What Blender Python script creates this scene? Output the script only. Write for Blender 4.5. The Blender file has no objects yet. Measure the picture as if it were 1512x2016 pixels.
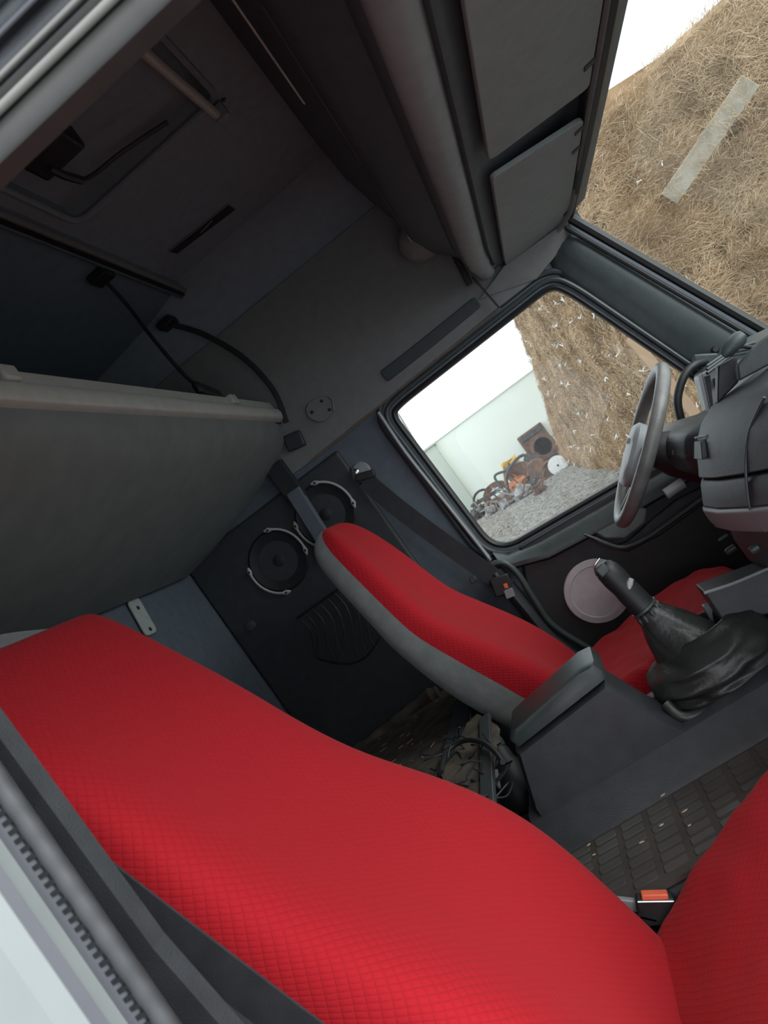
import bpy, bmesh, math, random
from mathutils import Vector, Matrix, noise
random.seed(7)
C = bpy.context.scene.collection
SC = bpy.context.scene
# ------------------------------------------------------------------ camera
# cab axes: x forward, y left (driver side), z up; floor of the cab tunnel is z = 0
F = 1580.0
def _n(v): return v.normalized()
_Y = _n(Vector((1048-756, 857-1008, F)))
_X = Vector((5700+756, -(5700-1008), -F)); _X = _n(_X - _Y*_X.dot(_Y))
_Z = _X.cross(_Y)
CAM = Vector((0, -1.65, 0.70))
def c2w(v): return Vector((_X.dot(v), _Y.dot(v), _Z.dot(v)))
def ray(px, py): return c2w(Vector((px-756, py-1008, F)))
def PY(y, px, py):
    r = ray(px, py); return CAM + r*((y-CAM.y)/r.y)
def PX(x, px, py):
    r = ray(px, py); return CAM + r*((x-CAM.x)/r.x)
def PZ(z, px, py):
    r = ray(px, py); return CAM + r*((z-CAM.z)/r.z)
cam = bpy.data.cameras.new('camera'); co = bpy.data.objects.new('camera', cam); C.objects.link(co)
R_ = c2w(Vector((1,0,0))); U_ = c2w(Vector((0,-1,0))); B_ = c2w(Vector((0,0,-1)))
m = Matrix((R_, U_, B_)).transposed().to_4x4(); m.translation = CAM
co.matrix_world = m
cam.sensor_fit = 'VERTICAL'; cam.sensor_height = 36; cam.lens = F/2016*36
cam.clip_start = 0.02; cam.clip_end = 400
cam.dof.use_dof = True; cam.dof.focus_distance = 2.3; cam.dof.aperture_fstop = 13
SC.camera = co
# ------------------------------------------------------------------ world, light, exposure
W = bpy.data.worlds.new('overcast'); SC.world = W; W.use_nodes = True
nt = W.node_tree; bg = nt.nodes['Background']
tc = nt.nodes.new('ShaderNodeTexCoord'); sx = nt.nodes.new('ShaderNodeSeparateXYZ')
rp = nt.nodes.new('ShaderNodeValToRGB')
nt.links.new(tc.outputs['Generated'], sx.inputs[0]); nt.links.new(sx.outputs['Z'], rp.inputs[0])
rp.color_ramp.elements[0].position = 0.0; rp.color_ramp.elements[0].color = (0.80, 0.90, 1.0, 1)
rp.color_ramp.elements[1].position = 0.6; rp.color_ramp.elements[1].color = (0.95, 0.98, 1.0, 1)
nt.links.new(rp.outputs[0], bg.inputs[0]); bg.inputs[1].default_value = 2.3
sun = bpy.data.lights.new('sun_behind_cloud', 'SUN'); sun.energy = 2.8; sun.angle = math.radians(50)
so = bpy.data.objects.new('sun_behind_cloud', sun); C.objects.link(so)
so.rotation_euler = Vector((-0.70, 0.48, -0.38)).to_track_quat('-Z', 'Y').to_euler()
SC.view_settings.view_transform = 'Standard'; SC.view_settings.look = 'None'
SC.view_settings.gamma = 1; SC.view_settings.use_curve_mapping = False
SC.view_settings.exposure = 0.0
SC.cycles.max_bounces = 10; SC.cycles.diffuse_bounces = 6; SC.cycles.transparent_max_bounces = 12
# ------------------------------------------------------------------ materials
MATS = {}
def mat(name, col, rough=0.6, metal=0.0, var=0.12, scale=30, bump=0.0, bscale=200, spec=0.5, col2=None, coord='Object', detail=4, sheen=0):
    if name in MATS: return MATS[name]
    M = bpy.data.materials.new(name); M.use_nodes = True; t = M.node_tree
    b = t.nodes['Principled BSDF']
    b.inputs['Roughness'].default_value = rough; b.inputs['Metallic'].default_value = metal
    b.inputs['Specular IOR Level'].default_value = spec
    if sheen: b.inputs['Sheen Weight'].default_value = sheen
    c = t.nodes.new('ShaderNodeTexCoord')
    nz = t.nodes.new('ShaderNodeTexNoise'); nz.inputs['Scale'].default_value = scale; nz.inputs['Detail'].default_value = detail
    t.links.new(c.outputs[coord], nz.inputs['Vector'])
    r = t.nodes.new('ShaderNodeValToRGB')
    a = col2 if col2 else tuple(x*(1-var) for x in col)
    e = col if col2 else tuple(min(1, x*(1+var)) for x in col)
    r.color_ramp.elements[0].position = 0.35; r.color_ramp.elements[1].position = 0.65
    r.color_ramp.elements[0].color = (*a, 1); r.color_ramp.elements[1].color = (*e, 1)
    t.links.new(nz.outputs['Fac'], r.inputs[0]); t.links.new(r.outputs[0], b.inputs['Base Color'])
    if bump:
        n2 = t.nodes.new('ShaderNodeTexNoise'); n2.inputs['Scale'].default_value = bscale
        t.links.new(c.outputs[coord], n2.inputs['Vector'])
        bp = t.nodes.new('ShaderNodeBump'); bp.inputs['Strength'].default_value = bump; bp.inputs['Distance'].default_value = 0.002
        t.links.new(n2.outputs['Fac'], bp.inputs['Height']); t.links.new(bp.outputs[0], b.inputs['Normal'])
    MATS[name] = M; return M
def quilt_mat(name, col, sheen=0.3):
    M = bpy.data.materials.new(name); M.use_nodes = True; t = M.node_tree; b = t.nodes['Principled BSDF']
    b.inputs['Roughness'].default_value = 0.85; b.inputs['Sheen Weight'].default_value = sheen
    b.inputs['Sheen Roughness'].default_value = 0.4; b.inputs['Specular IOR Level'].default_value = 0.25
    b.inputs['Sheen Tint'].default_value = (1, 0.45, 0.42, 1)
    uv = t.nodes.new('ShaderNodeUVMap'); s = t.nodes.new('ShaderNodeSeparateXYZ'); t.links.new(uv.outputs[0], s.inputs[0])
    def math_(op, a, bb=None):
        n = t.nodes.new('ShaderNodeMath'); n.operation = op
        for i, v in enumerate((a, bb)):
            if v is None: continue
            if isinstance(v, (int, float)): n.inputs[i].default_value = v
            else: t.links.new(v, n.inputs[i])
        return n.outputs[0]
    nz = t.nodes.new('ShaderNodeTexNoise'); nz.inputs['Scale'].default_value = 9
    t.links.new(uv.outputs[0], nz.inputs['Vector'])
    wob = math_('MULTIPLY', nz.outputs['Fac'], 0.012)
    u = math_('ADD', s.outputs['X'], wob); v = math_('ADD', s.outputs['Y'], wob)
    k = math.pi/0.0145
    p = math_('ABSOLUTE', math_('SINE', math_('MULTIPLY', math_('ADD', u, v), k)))
    q = math_('ABSOLUTE', math_('SINE', math_('MULTIPLY', math_('SUBTRACT', u, v), k)))
    h = math_('POWER', math_('MULTIPLY', p, q), 0.35)
    wv = t.nodes.new('ShaderNodeTexNoise'); wv.inputs['Scale'].default_value = 900
    t.links.new(uv.outputs[0], wv.inputs['Vector'])
    hh = math_('ADD', h, math_('MULTIPLY', wv.outputs['Fac'], 0.35))
    bp = t.nodes.new('ShaderNodeBump'); bp.inputs['Strength'].default_value = 0.55; bp.inputs['Distance'].default_value = 0.0016
    t.links.new(hh, bp.inputs['Height']); t.links.new(bp.outputs[0], b.inputs['Normal'])
    mx = t.nodes.new('ShaderNodeMixRGB'); mx.inputs[1].default_value = (*[x*0.86 for x in col], 1); mx.inputs[2].default_value = (*col, 1)
    t.links.new(h, mx.inputs[0]); t.links.new(mx.outputs[0], b.inputs['Base Color'])
    MATS[name] = M; return M
def glass_mat(name, tint=(0.93, 0.96, 0.95), gl=0.05):
    M = bpy.data.materials.new(name); M.use_nodes = True; t = M.node_tree; t.nodes.remove(t.nodes['Principled BSDF'])
    o = t.nodes['Material Output']; tr = t.nodes.new('ShaderNodeBsdfTransparent'); tr.inputs[0].default_value = (*tint, 1)
    g = t.nodes.new('ShaderNodeBsdfGlossy'); g.inputs['Roughness'].default_value = 0.02
    d = t.nodes.new('ShaderNodeBsdfDiffuse'); d.inputs[0].default_value = (0.6, 0.58, 0.54, 1)
    lw = t.nodes.new('ShaderNodeLayerWeight'); lw.inputs[0].default_value = 0.5
    pw = t.nodes.new('ShaderNodeMath'); pw.operation = 'POWER'; pw.inputs[1].default_value = 5; t.links.new(lw.outputs['Facing'], pw.inputs[0])
    fr = t.nodes.new('ShaderNodeMath'); fr.operation = 'MULTIPLY_ADD'; fr.inputs[1].default_value = 0.35; fr.inputs[2].default_value = 0.015; t.links.new(pw.outputs[0], fr.inputs[0])
    m1 = t.nodes.new('ShaderNodeMixShader'); t.links.new(fr.outputs[0], m1.inputs[0]); t.links.new(tr.outputs[0], m1.inputs[1]); t.links.new(g.outputs[0], m1.inputs[2])
    nz = t.nodes.new('ShaderNodeTexNoise'); nz.inputs['Scale'].default_value = 3; c = t.nodes.new('ShaderNodeTexCoord'); t.links.new(c.outputs['Object'], nz.inputs[0])
    ml = t.nodes.new('ShaderNodeMath'); ml.operation = 'MULTIPLY'; ml.inputs[1].default_value = gl; t.links.new(nz.outputs['Fac'], ml.inputs[0])
    m2 = t.nodes.new('ShaderNodeMixShader'); t.links.new(ml.outputs[0], m2.inputs[0]); t.links.new(m1.outputs[0], m2.inputs[1]); t.links.new(d.outputs[0], m2.inputs[2])
    t.links.new(m2.outputs[0], o.inputs[0]); MATS[name] = M; return M
RED = quilt_mat('red_quilted_fabric', (0.39, 0.007, 0.014), 0.10)
GREYF = mat('grey_seat_fabric', (0.20, 0.20, 0.195), 0.9, var=0.1, bump=0.3, bscale=500, sheen=0.2)
HEAD = mat('headliner_grey', (0.22, 0.245, 0.275), 0.9, var=0.06, bump=0.25, bscale=400)
SIDE = mat('side_panel_vinyl', (0.19, 0.19, 0.182), 0.8, var=0.06, bump=0.2, bscale=350)
WALLB = mat('blue_grey_trim', (0.10, 0.118, 0.14), 0.75, var=0.08, bump=0.2, bscale=350)
DARK = mat('charcoal_plastic', (0.035, 0.038, 0.042), 0.45, var=0.12, bump=0.35, bscale=600)
DARKG = mat('green_black_plastic', (0.045, 0.055, 0.055), 0.4, var=0.1, bump=0.2, bscale=500)
BLACK = mat('black_rubber', (0.015, 0.016, 0.017), 0.5, var=0.2)
BLACKF = mat('black_webbing', (0.022, 0.022, 0.026), 0.8, var=0.2, bump=0.3, bscale=900)
LOCK = mat('locker_panel_fabric', (0.23, 0.25, 0.245), 0.9, var=0.05, bump=0.35, bscale=700)
BUNK = mat('bunk_underside_board', (0.16, 0.165, 0.155), 0.85, var=0.08, scale=14, bump=0.3, bscale=500)
SHELF = mat('shelf_charcoal', (0.062, 0.072, 0.082), 0.6, var=0.1, bump=0.2, bscale=400)
ROLL = mat('padded_roll_grey', (0.235, 0.25, 0.25), 0.75, var=0.06)
HEADT = mat('door_head_trim', (0.040, 0.038, 0.036), 0.5, var=0.1)
HEADB = mat('door_head_bead', (0.20, 0.19, 0.175), 0.4, var=0.05)
RAIL = mat('beige_painted_rail', (0.46, 0.44, 0.395), 0.42, var=0.06)
SILVER = mat('silver_grey_trim', (0.23, 0.23, 0.24), 0.42, var=0.05)
SPK = mat('mauve_grey_grille', (0.56, 0.52, 0.535), 0.6, var=0.05, bump=0.6, bscale=900)
CHROME = mat('bright_metal', (0.6, 0.6, 0.6), 0.25, 1.0, var=0.05)
BRACK = mat('ivory_bracket', (0.42, 0.42, 0.40), 0.5, var=0.05)
WHEELM = mat('worn_leather_grey', (0.16, 0.155, 0.15), 0.4, var=0.2, scale=20, bump=0.2)
PADM = mat('steering_pad_grey', (0.34, 0.35, 0.36), 0.45, var=0.05)
BOOT = mat('black_worn_leather', (0.028, 0.03, 0.028), 0.38, var=0.35, scale=12, bump=0.4, bscale=120)
BOOTIN = mat('tan_leather_edge', (0.16, 0.11, 0.07), 0.8)
MAT_ = mat('rubber_mat_brown', (0.068, 0.056, 0.049), 0.75, var=0.2, scale=8, bump=0.3)
MATPAD = mat('rubber_mat_pad', (0.115, 0.112, 0.102), 0.40, scale=4, col2=(0.070, 0.062, 0.056))
CARPET = mat('dirty_brown_carpet', (0.13, 0.10, 0.075), 0.95, scale=18, bump=1.0, bscale=250, col2=(0.055, 0.045, 0.035))
ORANGE = mat('orange_red_button', (0.75, 0.13, 0.06), 0.5)
SEAL = mat('grey_rubber_seal', (0.05, 0.052, 0.055), 0.55, var=0.1)
PAINTD = mat('dark_grey_body_paint', (0.085, 0.087, 0.098), 0.4, var=0.03)
PAINTL = mat('light_grey_body_paint', (0.24, 0.26, 0.255), 0.45, var=0.02)
STRAWM = mat('packed_straw', (0.36, 0.235, 0.13), 0.95, scale=2.2, bump=1.0, bscale=40, col2=(0.17, 0.10, 0.052), detail=12)
STRAND = mat('loose_straw', (0.56, 0.39, 0.235), 0.8, scale=3, col2=(0.33, 0.21, 0.115))
STRANDL = mat('bright_straw', (0.66, 0.52, 0.35), 0.8, scale=3, var=0.15)
TWINE = mat('white_twine', (0.85, 0.87, 0.92), 0.7)
GRAVEL = mat('grey_gravel', (0.31, 0.30, 0.28), 0.95, scale=9, bump=1.0, bscale=22, col2=(0.13, 0.125, 0.115), detail=14)
WHITEW = mat('pale_green_render', (0.90, 0.96, 0.90), 0.9, scale=0.5, var=0.03)
PILAST = mat('grey_green_concrete', (0.52, 0.57, 0.52), 0.9, scale=1, var=0.06)
RUST = mat('rusty_steel', (0.22, 0.12, 0.08), 0.85, scale=9, col2=(0.10, 0.06, 0.05))
SCRAP = mat('dark_scrap_steel', (0.07, 0.07, 0.075), 0.6, var=0.4, scale=9)
SCRAPG = mat('grey_scrap_steel', (0.30, 0.29, 0.29), 0.6, var=0.3, scale=9)
WOOD = mat('weathered_wood', (0.42, 0.38, 0.31), 0.9, scale=14, col2=(0.28, 0.24, 0.18), detail=12)
POSTM = mat('tan_board', (0.30, 0.20, 0.13), 0.9, scale=3, var=0.08)
GLASS = glass_mat('cab_glass')
# ------------------------------------------------------------------ mesh helpers
def link(name, me, m, parent=None, smooth=True, sub=0, bev=0, solid=0):
    o = bpy.data.objects.new(name, me); C.objects.link(o)
    if m: me.materials.append(m)
    if parent: o.parent = parent
    if solid: 
        md = o.modifiers.new('t', 'SOLIDIFY'); md.thickness = solid; md.offset = 0
    if bev:
        md = o.modifiers.new('b', 'BEVEL'); md.width = bev; md.segments = 3; md.limit_method = 'ANGLE'; md.angle_limit = math.radians(35)
    if sub:
        md = o.modifiers.new('s', 'SUBSURF'); md.levels = sub; md.render_levels = sub
    if smooth:
        for p in me.polygons: p.use_smooth = True
        if not sub:
            try: me.set_sharp_from_angle(angle=math.radians(40))
            except Exception: pass
    return o
def tag(o, label, cat, group=None, kind=None):
    if label: o['label'] = label
    if cat: o['category'] = cat
    if group: o['group'] = group
    if kind: o['kind'] = kind
    return o
def thing(name, loc, label, cat, group=None):
    o = bpy.data.objects.new(name, None); C.objects.link(o); o.location = loc; o.empty_display_size = 0.05
    tag(o, label, cat, group); return o
class MB:
    def __init__(s): s.v = []; s.f = []; s.uv = None
    def add(s, vs, fs):
        n = len(s.v); s.v += [Vector(v) for v in vs]; s.f += [tuple(i+n for i in f) for f in fs]; return s
    def box(s, a, b):
        (x0,y0,z0),(x1,y1,z1) = a, b
        return s.add([(x0,y0,z0),(x1,y0,z0),(x1,y1,z0),(x0,y1,z0),(x0,y0,z1),(x1,y0,z1),(x1,y1,z1),(x0,y1,z1)],
                     [(0,3,2,1),(4,5,6,7),(0,1,5,4),(1,2,6,5),(2,3,7,6),(3,0,4,7)])
    def obox(s, c, ax, ay, az):
        c, ax, ay, az = map(Vector, (c, ax, ay, az)); P = []
        for k in (-1,1):
            for i, j in ((-1,-1),(1,-1),(1,1),(-1,1)): P.append(c+ax*i+ay*j+az*k)
        return s.add(P, [(0,3,2,1),(4,5,6,7),(0,1,5,4),(1,2,6,5),(2,3,7,6),(3,0,4,7)])
    def bar(s, a, b, w, d, up=(0,0,1)):
        a, b = Vector(a), Vector(b); t = (b-a); u = t.normalized()
        sd = u.cross(Vector(up)).normalized(); n = sd.cross(u)
        return s.obox((a+b)/2, t/2, sd*w/2, n*d/2)
    def loft(s, rings, closed=True, caps=True, loop=False):
        n = len(rings[0]); vs = [p for r in rings for p in r]; fs = []
        m_ = len(rings)
        for i in range(m_ if loop else m_-1):
            i2 = (i+1) % m_
            for j in range(n if closed else n-1):
                k = (j+1) % n; fs.append((i*n+j, i*n+k, i2*n+k, i2*n+j))
        if caps and closed and not loop:
            fs.append(tuple(reversed(range(n)))); fs.append(tuple((m_-1)*n+j for j in range(n)))
        return s.add(vs, fs)
    def tube(s, pts, r, seg=10, caps=True, flat=1.0, up=None):
        pts = [Vector(p) for p in pts]; rings = []
        rr = r if isinstance(r, (list, tuple)) else [r]*len(pts)
        t0 = (pts[1]-pts[0]).normalized(); ref = Vector(up) if up else (Vector((0,0,1)) if abs(t0.z) < .9 else Vector((1,0,0)))
        nn = t0.cross(ref).normalized()
        for i, p in enumerate(pts):
            t = (pts[min(i+1, len(pts)-1)]-pts[max(i-1, 0)]).normalized()
            nn = (nn - t*nn.dot(t)).normalized(); b = t.cross(nn)
            rings.append([p + nn*math.cos(a)*rr[i] + b*math.sin(a)*rr[i]*flat for a in [2*math.pi*k/seg for k in range(seg)]])
        return s.loft(rings, True, caps)
    def loop_tube(s, pts, r, seg=8, flat=1.0, axis=(0,1,0)):
        ax = Vector(axis); n = len(pts); rings = []
        for i, p in enumerate(pts):
            p = Vector(p); t = (Vector(pts[(i+1) % n])-Vector(pts[i-1])).normalized(); sd = t.cross(ax).normalized()
            rings.append([p + sd*math.cos(a)*r + ax*math.sin(a)*r*flat for a in [2*math.pi*k/seg for k in range(seg)]])
        return s.loft(rings, True, False, True)
    def lathe(s, prof, c, axis, seg=32, ref=None):
        c = Vector(c); ax = Vector(axis).normalized(); rf = Vector(ref) if ref else (Vector((0,0,1)) if abs(ax.z) < .9 else Vector((1,0,0)))
        u = ax.cross(rf).normalized(); v = ax.cross(u)
        return s.loft([[c + ax*h + (u*math.cos(a)+v*math.sin(a))*r for a in [2*math.pi*k/seg for k in range(seg)]] for r, h in prof])
    def prism(s, poly, off):
        off = Vector(off); a = [Vector(p) for p in poly]; b = [p+off for p in a]; n = len(a)
        fs = [tuple(reversed(range(n))), tuple(range(n, 2*n))] + [(j, (j+1) % n, n+(j+1) % n, n+j) for j in range(n)]
        return s.add(a+b, fs)
    def build(s, name, m, parent=None, **kw):
        me = bpy.data.meshes.new(name)
        off = parent.matrix_basis.translation if (parent and parent.type == 'EMPTY') else Vector((0,0,0))
        me.from_pydata([tuple(v-off) for v in s.v], [], s.f); me.validate()
        bm = bmesh.new(); bm.from_mesh(me); bmesh.ops.recalc_face_normals(bm, faces=bm.faces); bm.to_mesh(me); bm.free()
        o = link(name, me, m, None, **kw)
        if parent:
            o.parent = parent
            if parent.type != 'EMPTY': pass
        return o
def sub(mb, name, m, par, **kw):   # sub-part of a mesh part: same local frame as its parent
    root = par.parent
    off = root.matrix_basis.translation if root else Vector((0,0,0))
    mb2 = MB(); mb2.v = [v-off for v in mb.v]; mb2.f = mb.f
    o = mb2.build(name, m, None, **kw); o.parent = par; return o
def catmull(P, n=8, closed=False):
    P = [Vector(p) for p in P]; out = []; N = len(P)
    for i in range(N if closed else N-1):
        if closed: a, b, c, d = P[i-1], P[i], P[(i+1) % N], P[(i+2) % N]
        else: a, b, c, d = P[max(i-1,0)], P[i], P[i+1], P[min(i+2,N-1)]
        for k in range(n):
            t = k/n
            out.append(0.5*((2*b)+(c-a)*t+(2*a-5*b+4*c-d)*t*t+(3*b-a-3*c+d)*t**3))
    if not closed: out.append(P[-1])
    return out
def roundloop(P, r=0.06, n=6):
    P = [Vector(p) for p in P]; out = []
    for i, p in enumerate(P):
        a, b = P[i-1], P[(i+1) % len(P)]
        ra = min(r, (a-p).length*.45); rb = min(r, (b-p).length*.45)
        s_, e_ = p+(a-p).normalized()*ra, p+(b-p).normalized()*rb
        for k in range(n+1):
            t = k/n; out.append(s_*(1-t)**2 + p*2*t*(1-t) + e_*t*t)
    return out
def hole_plate(name, outer, inner, thick, axis, m, parent=None, bev=0):
    """flat plate with a hole, extruded by thick along axis"""
    bm = bmesh.new(); es = []
    for lp in (outer, inner):
        vs = [bm.verts.new(p) for p in lp]
        for i in range(len(vs)): es.append(bm.edges.new((vs[i], vs[(i+1) % len(vs)])))
    r = bmesh.ops.triangle_fill(bm, edges=es, use_beauty=True)
    fs = [g for g in r['geom'] if isinstance(g, bmesh.types.BMFace)]
    ex = bmesh.ops.extrude_face_region(bm, geom=fs)
    bmesh.ops.translate(bm, vec=Vector(axis)*thick, verts=[v for v in ex['geom'] if isinstance(v, bmesh.types.BMVert)])
    bmesh.ops.recalc_face_normals(bm, faces=bm.faces)
    me = bpy.data.meshes.new(name); bm.to_mesh(me); bm.free()
    return link(name, me, m, parent, smooth=False)
def struct(mb, name, m, parent=None, label=None, **kw):
    o = mb.build(name, m, parent, **kw)
    if not parent: o['kind'] = 'structure'
    if label: o['label'] = label
    return o
# ================================================================== CAB SHELL
HW = 1.05
# window aperture in the left wall (x, z)
wl = [(772,816),(962,1068),(1003,1075),(1206,957),(1408,838),(1392,762),(1125,580),(1085,562),(790,794)]
WL = [PY(1.08, *p) for p in wl]
WL = roundloop([Vector((p.x, HW, p.z)) for p in WL], 0.05)
outer = [(-1.40,HW,-0.45),(1.15,HW,-0.45),(1.15,HW,0.40),(0.80,HW,0.42),(0.52,HW,1.10),(0.55,HW,1.9),(-1.40,HW,1.9)]
outer = [Vector(p) for p in outer]
w = hole_plate('wall_left', outer, WL, 0.07, (0,1,0), WALLB); w['kind'] = 'structure'
# window glass, frame and rubber
wg = MB().prism([p+Vector((0,0.045,0)) for p in WL], (0,0.005,0)).build('window_1', GLASS, smooth=False); wg['kind'] = 'structure'
def off_loop(L, d, y):
    c = sum(L, Vector())/len(L); n = len(L); out = []
    for i, p in enumerate(L):
        t = (L[(i+1) % n]-L[i-1]); t.y = 0
        if t.length < 1e-6: t = Vector((1,0,0))
        nrm = Vector((t.z, 0, -t.x)).normalized()
        if nrm.dot(p-c) < 0: nrm = -nrm
        q = p+nrm*d; out.append(Vector((q.x, y, q.z)))
    return out
MB().loop_tube(off_loop(WL, -0.002, 1.06), 0.011, flat=1.6).build('window_seal', BLACK, wg)
MB().loop_tube(off_loop(WL, 0.022, 1.045), 0.009, flat=1.0).build('window_frame', DARKG, wg)
MB().loop_tube(off_loop(WL, 0.048, 1.046), 0.010, flat=0.9).build('window_frame', DARK, wg)
# floor, tunnel, rear wall, ceiling
struct(MB().prism([(-0.47,-1.11,1.0),(-0.458,-1.11,0.55),(-0.425,-1.11,0.3),(-0.40,-1.11,0.0),(-0.40,-1.11,-0.44),(-1.27,-1.11,-0.44),(-1.27,-1.11,1.8),(-0.5,-1.11,1.8)], (0,0.02,0)), 'trim_24', DARK, smooth=False)
struct(MB().box((-1.40,-1.22,-0.50),(1.15,1.12,-0.44)), 'floor', CARPET, smooth=False)
struct(MB().box((-1.36,-1.18,-0.45),(-1.27,HW,1.9)), 'wall_back', WALLB, smooth=False)
struct(MB().box((0.95,-1.18,-0.45),(1.10,HW,0.50)), 'wall_front', DARK, smooth=False)
# ceiling with hatch hole
hx0, hx1, hy0, hy1 = -0.60, -0.13, -0.55, 0.26
ci = roundloop([Vector((hx0,hy0,1.8)),Vector((hx1,hy0,1.8)),Vector((hx1,hy1,1.8)),Vector((hx0,hy1,1.8))], 0.05, 4)
co_ = [Vector(p) for p in ((-0.66,-1.18,1.8),(0.6,-1.18,1.8),(0.6,HW,1.8),(-0.66,HW,1.8))]
c = hole_plate('ceiling', co_, ci, 0.05, (0,0,1), HEAD); c['kind'] = 'structure'
struct(MB().prism([(-0.64,-1.18,1.795),(-1.30,-1.18,1.74),(-1.30,-1.18,1.80),(-0.64,-1.18,1.85)], (0,2.23,0)), 'ceiling', mat('rear_headliner', (0.15,0.185,0.23), 0.9, var=0.06), smooth=False)
# curved cove between ceiling and left wall
prof = [(HW,1.60),(HW-0.005,1.66),(HW-0.03,1.73),(HW-0.08,1.78),(HW-0.15,1.80)]
struct(MB().loft([[Vector((x, y, z)) for y, z in prof]+[Vector((x, HW+.02, 1.85))] for x in (-1.27, 0.2)], True), 'trim_1', HEAD)
# pale upper side panel (lower edge runs back from the windscreen corner)
pan = [PY(1.04,*p) for p in ((535,915),(567,942),(617,904),(728,815),(786,768),(985,603),(1060,545))]
pan = [Vector((p.x,1.035,p.z)) for p in pan]
pan += [Vector((0.34,1.035,1.62)), Vector((-1.26,1.035,1.62)), Vector((-1.26,1.035,1.13))]
struct(MB().prism(pan, (0,0.014,0)), 'trim_2', SIDE, smooth=False, bev=0.003)
# yellowish edge strip under the pale panel
e0, e1, e2 = PY(1.03,613,907), PY(1.03,728,815), PY(1.03,985,606)
struct(MB().tube([e0,e1], 0.004, 6).tube([e1,e2], 0.003, 6), 'trim_3', BOOTIN)
# dark rear post below the bunk, and lighter trim post
a = PY(1.01,538,915); b = PY(1.01,590,985)
struct(MB().bar(a,b,0.07,0.03,(0,1,0)), 'trim_4', BLACKF, bev=0.005)
a = PY(1.0,577,965); b = PY(1.0,655,1090)
struct(MB().bar(a,b,0.055,0.03,(0,1,0)), 'trim_5', WALLB, bev=0.005)
# rear-corner quarter panels on the left wall lower part
# back wall corner cove
# B pillar trim behind the window: ridge from window corner down to belt line
P1, P2 = PY(1.03,745,812), PY(1.03,966,1103)
struct(MB().tube(catmull([P1, PY(1.03,800,893), PY(1.03,885,1000), P2],6), [0.012]*18+[0.016], 8, flat=0.6), 'trim_7', SILVER)
# door edge rubber at the foot of the pillar
pts = [PY(0.99,*p) for p in ((958,1128),(968,1112),(992,1108),(1018,1128),(1052,1180),(1090,1232),(1172,1284))]
struct(MB().tube(catmull(pts,6), 0.011, 10), 'trim_8', DARKG)
pts = [PY(1.01,*p) for p in ((975,1125),(1030,1190),(1085,1255),(1160,1310))]
struct(MB().tube(catmull(pts,4), 0.05, 10, flat=0.5), 'trim_9', DARK)
# A pillar: rounded trim column
def pil(y_in, sgn):
    top = [(0.325,1.115),(0.345,1.14),(0.40,1.17),(0.475,1.20)]
    rings = []
    for t in [i/8 for i in range(9)]:
        xa = 0.335+(0.565-0.335)*t; xb = 0.475+(0.745-0.475)*t; z = 1.15+(0.44-1.15)*t
        xm = xa+(xb-xa)*(0.5+0.04*math.sin(t*6)); yb = y_in
        rings.append([Vector((xa, yb+sgn*0.03, z-0.03)), Vector((xa+0.01, yb-sgn*0.005, z-0.02)), Vector((xa+0.04, yb-sgn*0.008, z-0.01)), Vector((xm, yb-sgn*0.03, z)),
                      Vector((xb-0.03, yb-sgn*0.035, z+0.015)), Vector((xb-0.008, yb-sgn*0.02, z+0.02)), Vector((xb, yb+sgn*0.0, z+0.025)), Vector((xb+0.01, yb+sgn*0.05, z+0.03)), Vector((xa, yb+sgn*0.06, z))])
    return MB().loft(rings)
struct(pil(1.04, 1), 'trim_10', DARKG, sub=1)
struct(pil(-1.06, -1), 'trim_11', DARKG, sub=1)
# bolt cover on pillar
q = PY(1.005,1408,688)
ap = MB().lathe([(0.011,-0.008),(0.011,0.004),(0.008,0.008),(0.0,0.008)], q, (0,-1,0), 20).build('bolt_cover', BLACK)
tag(ap, 'small round black bolt cover low on the green-grey windscreen pillar', 'bolt cover')
# windscreen
WSt, WSb = Vector((0.50,0,1.19)), Vector((0.80,0,0.45))
rings = []
for i in range(13):
    y = -1.0+2.0*i/12; bow = 0.015*(1-(y/1.0)**2)
    rings.append([WSt+Vector((bow,y,0)), WSb+Vector((bow*1.2,y,0)), WSb+Vector((bow*1.2+0.006,y,0)), WSt+Vector((bow+.006,y,0))])
ws = MB().loft(rings).build('window_2', GLASS); ws['kind'] = 'structure'
rb = MB()
rb.tube([r[0]+Vector((-0.012,0,0.0)) for r in rings], 0.014, 8)
rb.build('window_seal', BLACK, ws)
MB().tube([rings[-1][0]+Vector((-0.018,-0.005,0.0)), rings[-1][1]+Vector((-0.018,-0.005,0))], 0.016, 8).build('window_seal', BLACK, ws)
MB().tube([rings[0][0]+Vector((-0.018,0.005,0.0)), rings[0][1]+Vector((-0.018,0.005,0))], 0.016, 8).build('window_seal', BLACK, ws)
MB().tube([rings[-1][0]+Vector((-0.05,0.0,0.0)), rings[-1][1]+Vector((-0.055,0.0,0))], 0.008, 8).build('window_frame', BLACK, ws)
# outer roof skin and header above the windscreen
struct(MB().prism([(0.49,-1.08,1.205),(0.512,-1.08,1.205),(0.57,-1.08,1.86),(0.53,-1.08,1.86)], (0,2.07,0)), 'wall_front', DARK, smooth=False)
# ---- right side body with the open door aperture
ya = -1.20
apr = [Vector((-0.40,ya,-0.40)),Vector((0.95,ya,-0.40)),Vector((0.95,ya,0.45)),Vector((0.60,ya,1.02)),Vector((-0.40,ya,1.02))]
AP = roundloop(apr, 0.12, 6)
oo = [Vector(p) for p in ((-1.40,ya,-0.50),(1.15,ya,-0.50),(1.15,ya,0.48),(0.62,ya,1.9),(-1.40,ya,1.9))]
w = hole_plate('wall_right', oo, AP, 0.005, (0,1,0), DARK); w['kind'] = 'structure'
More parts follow.
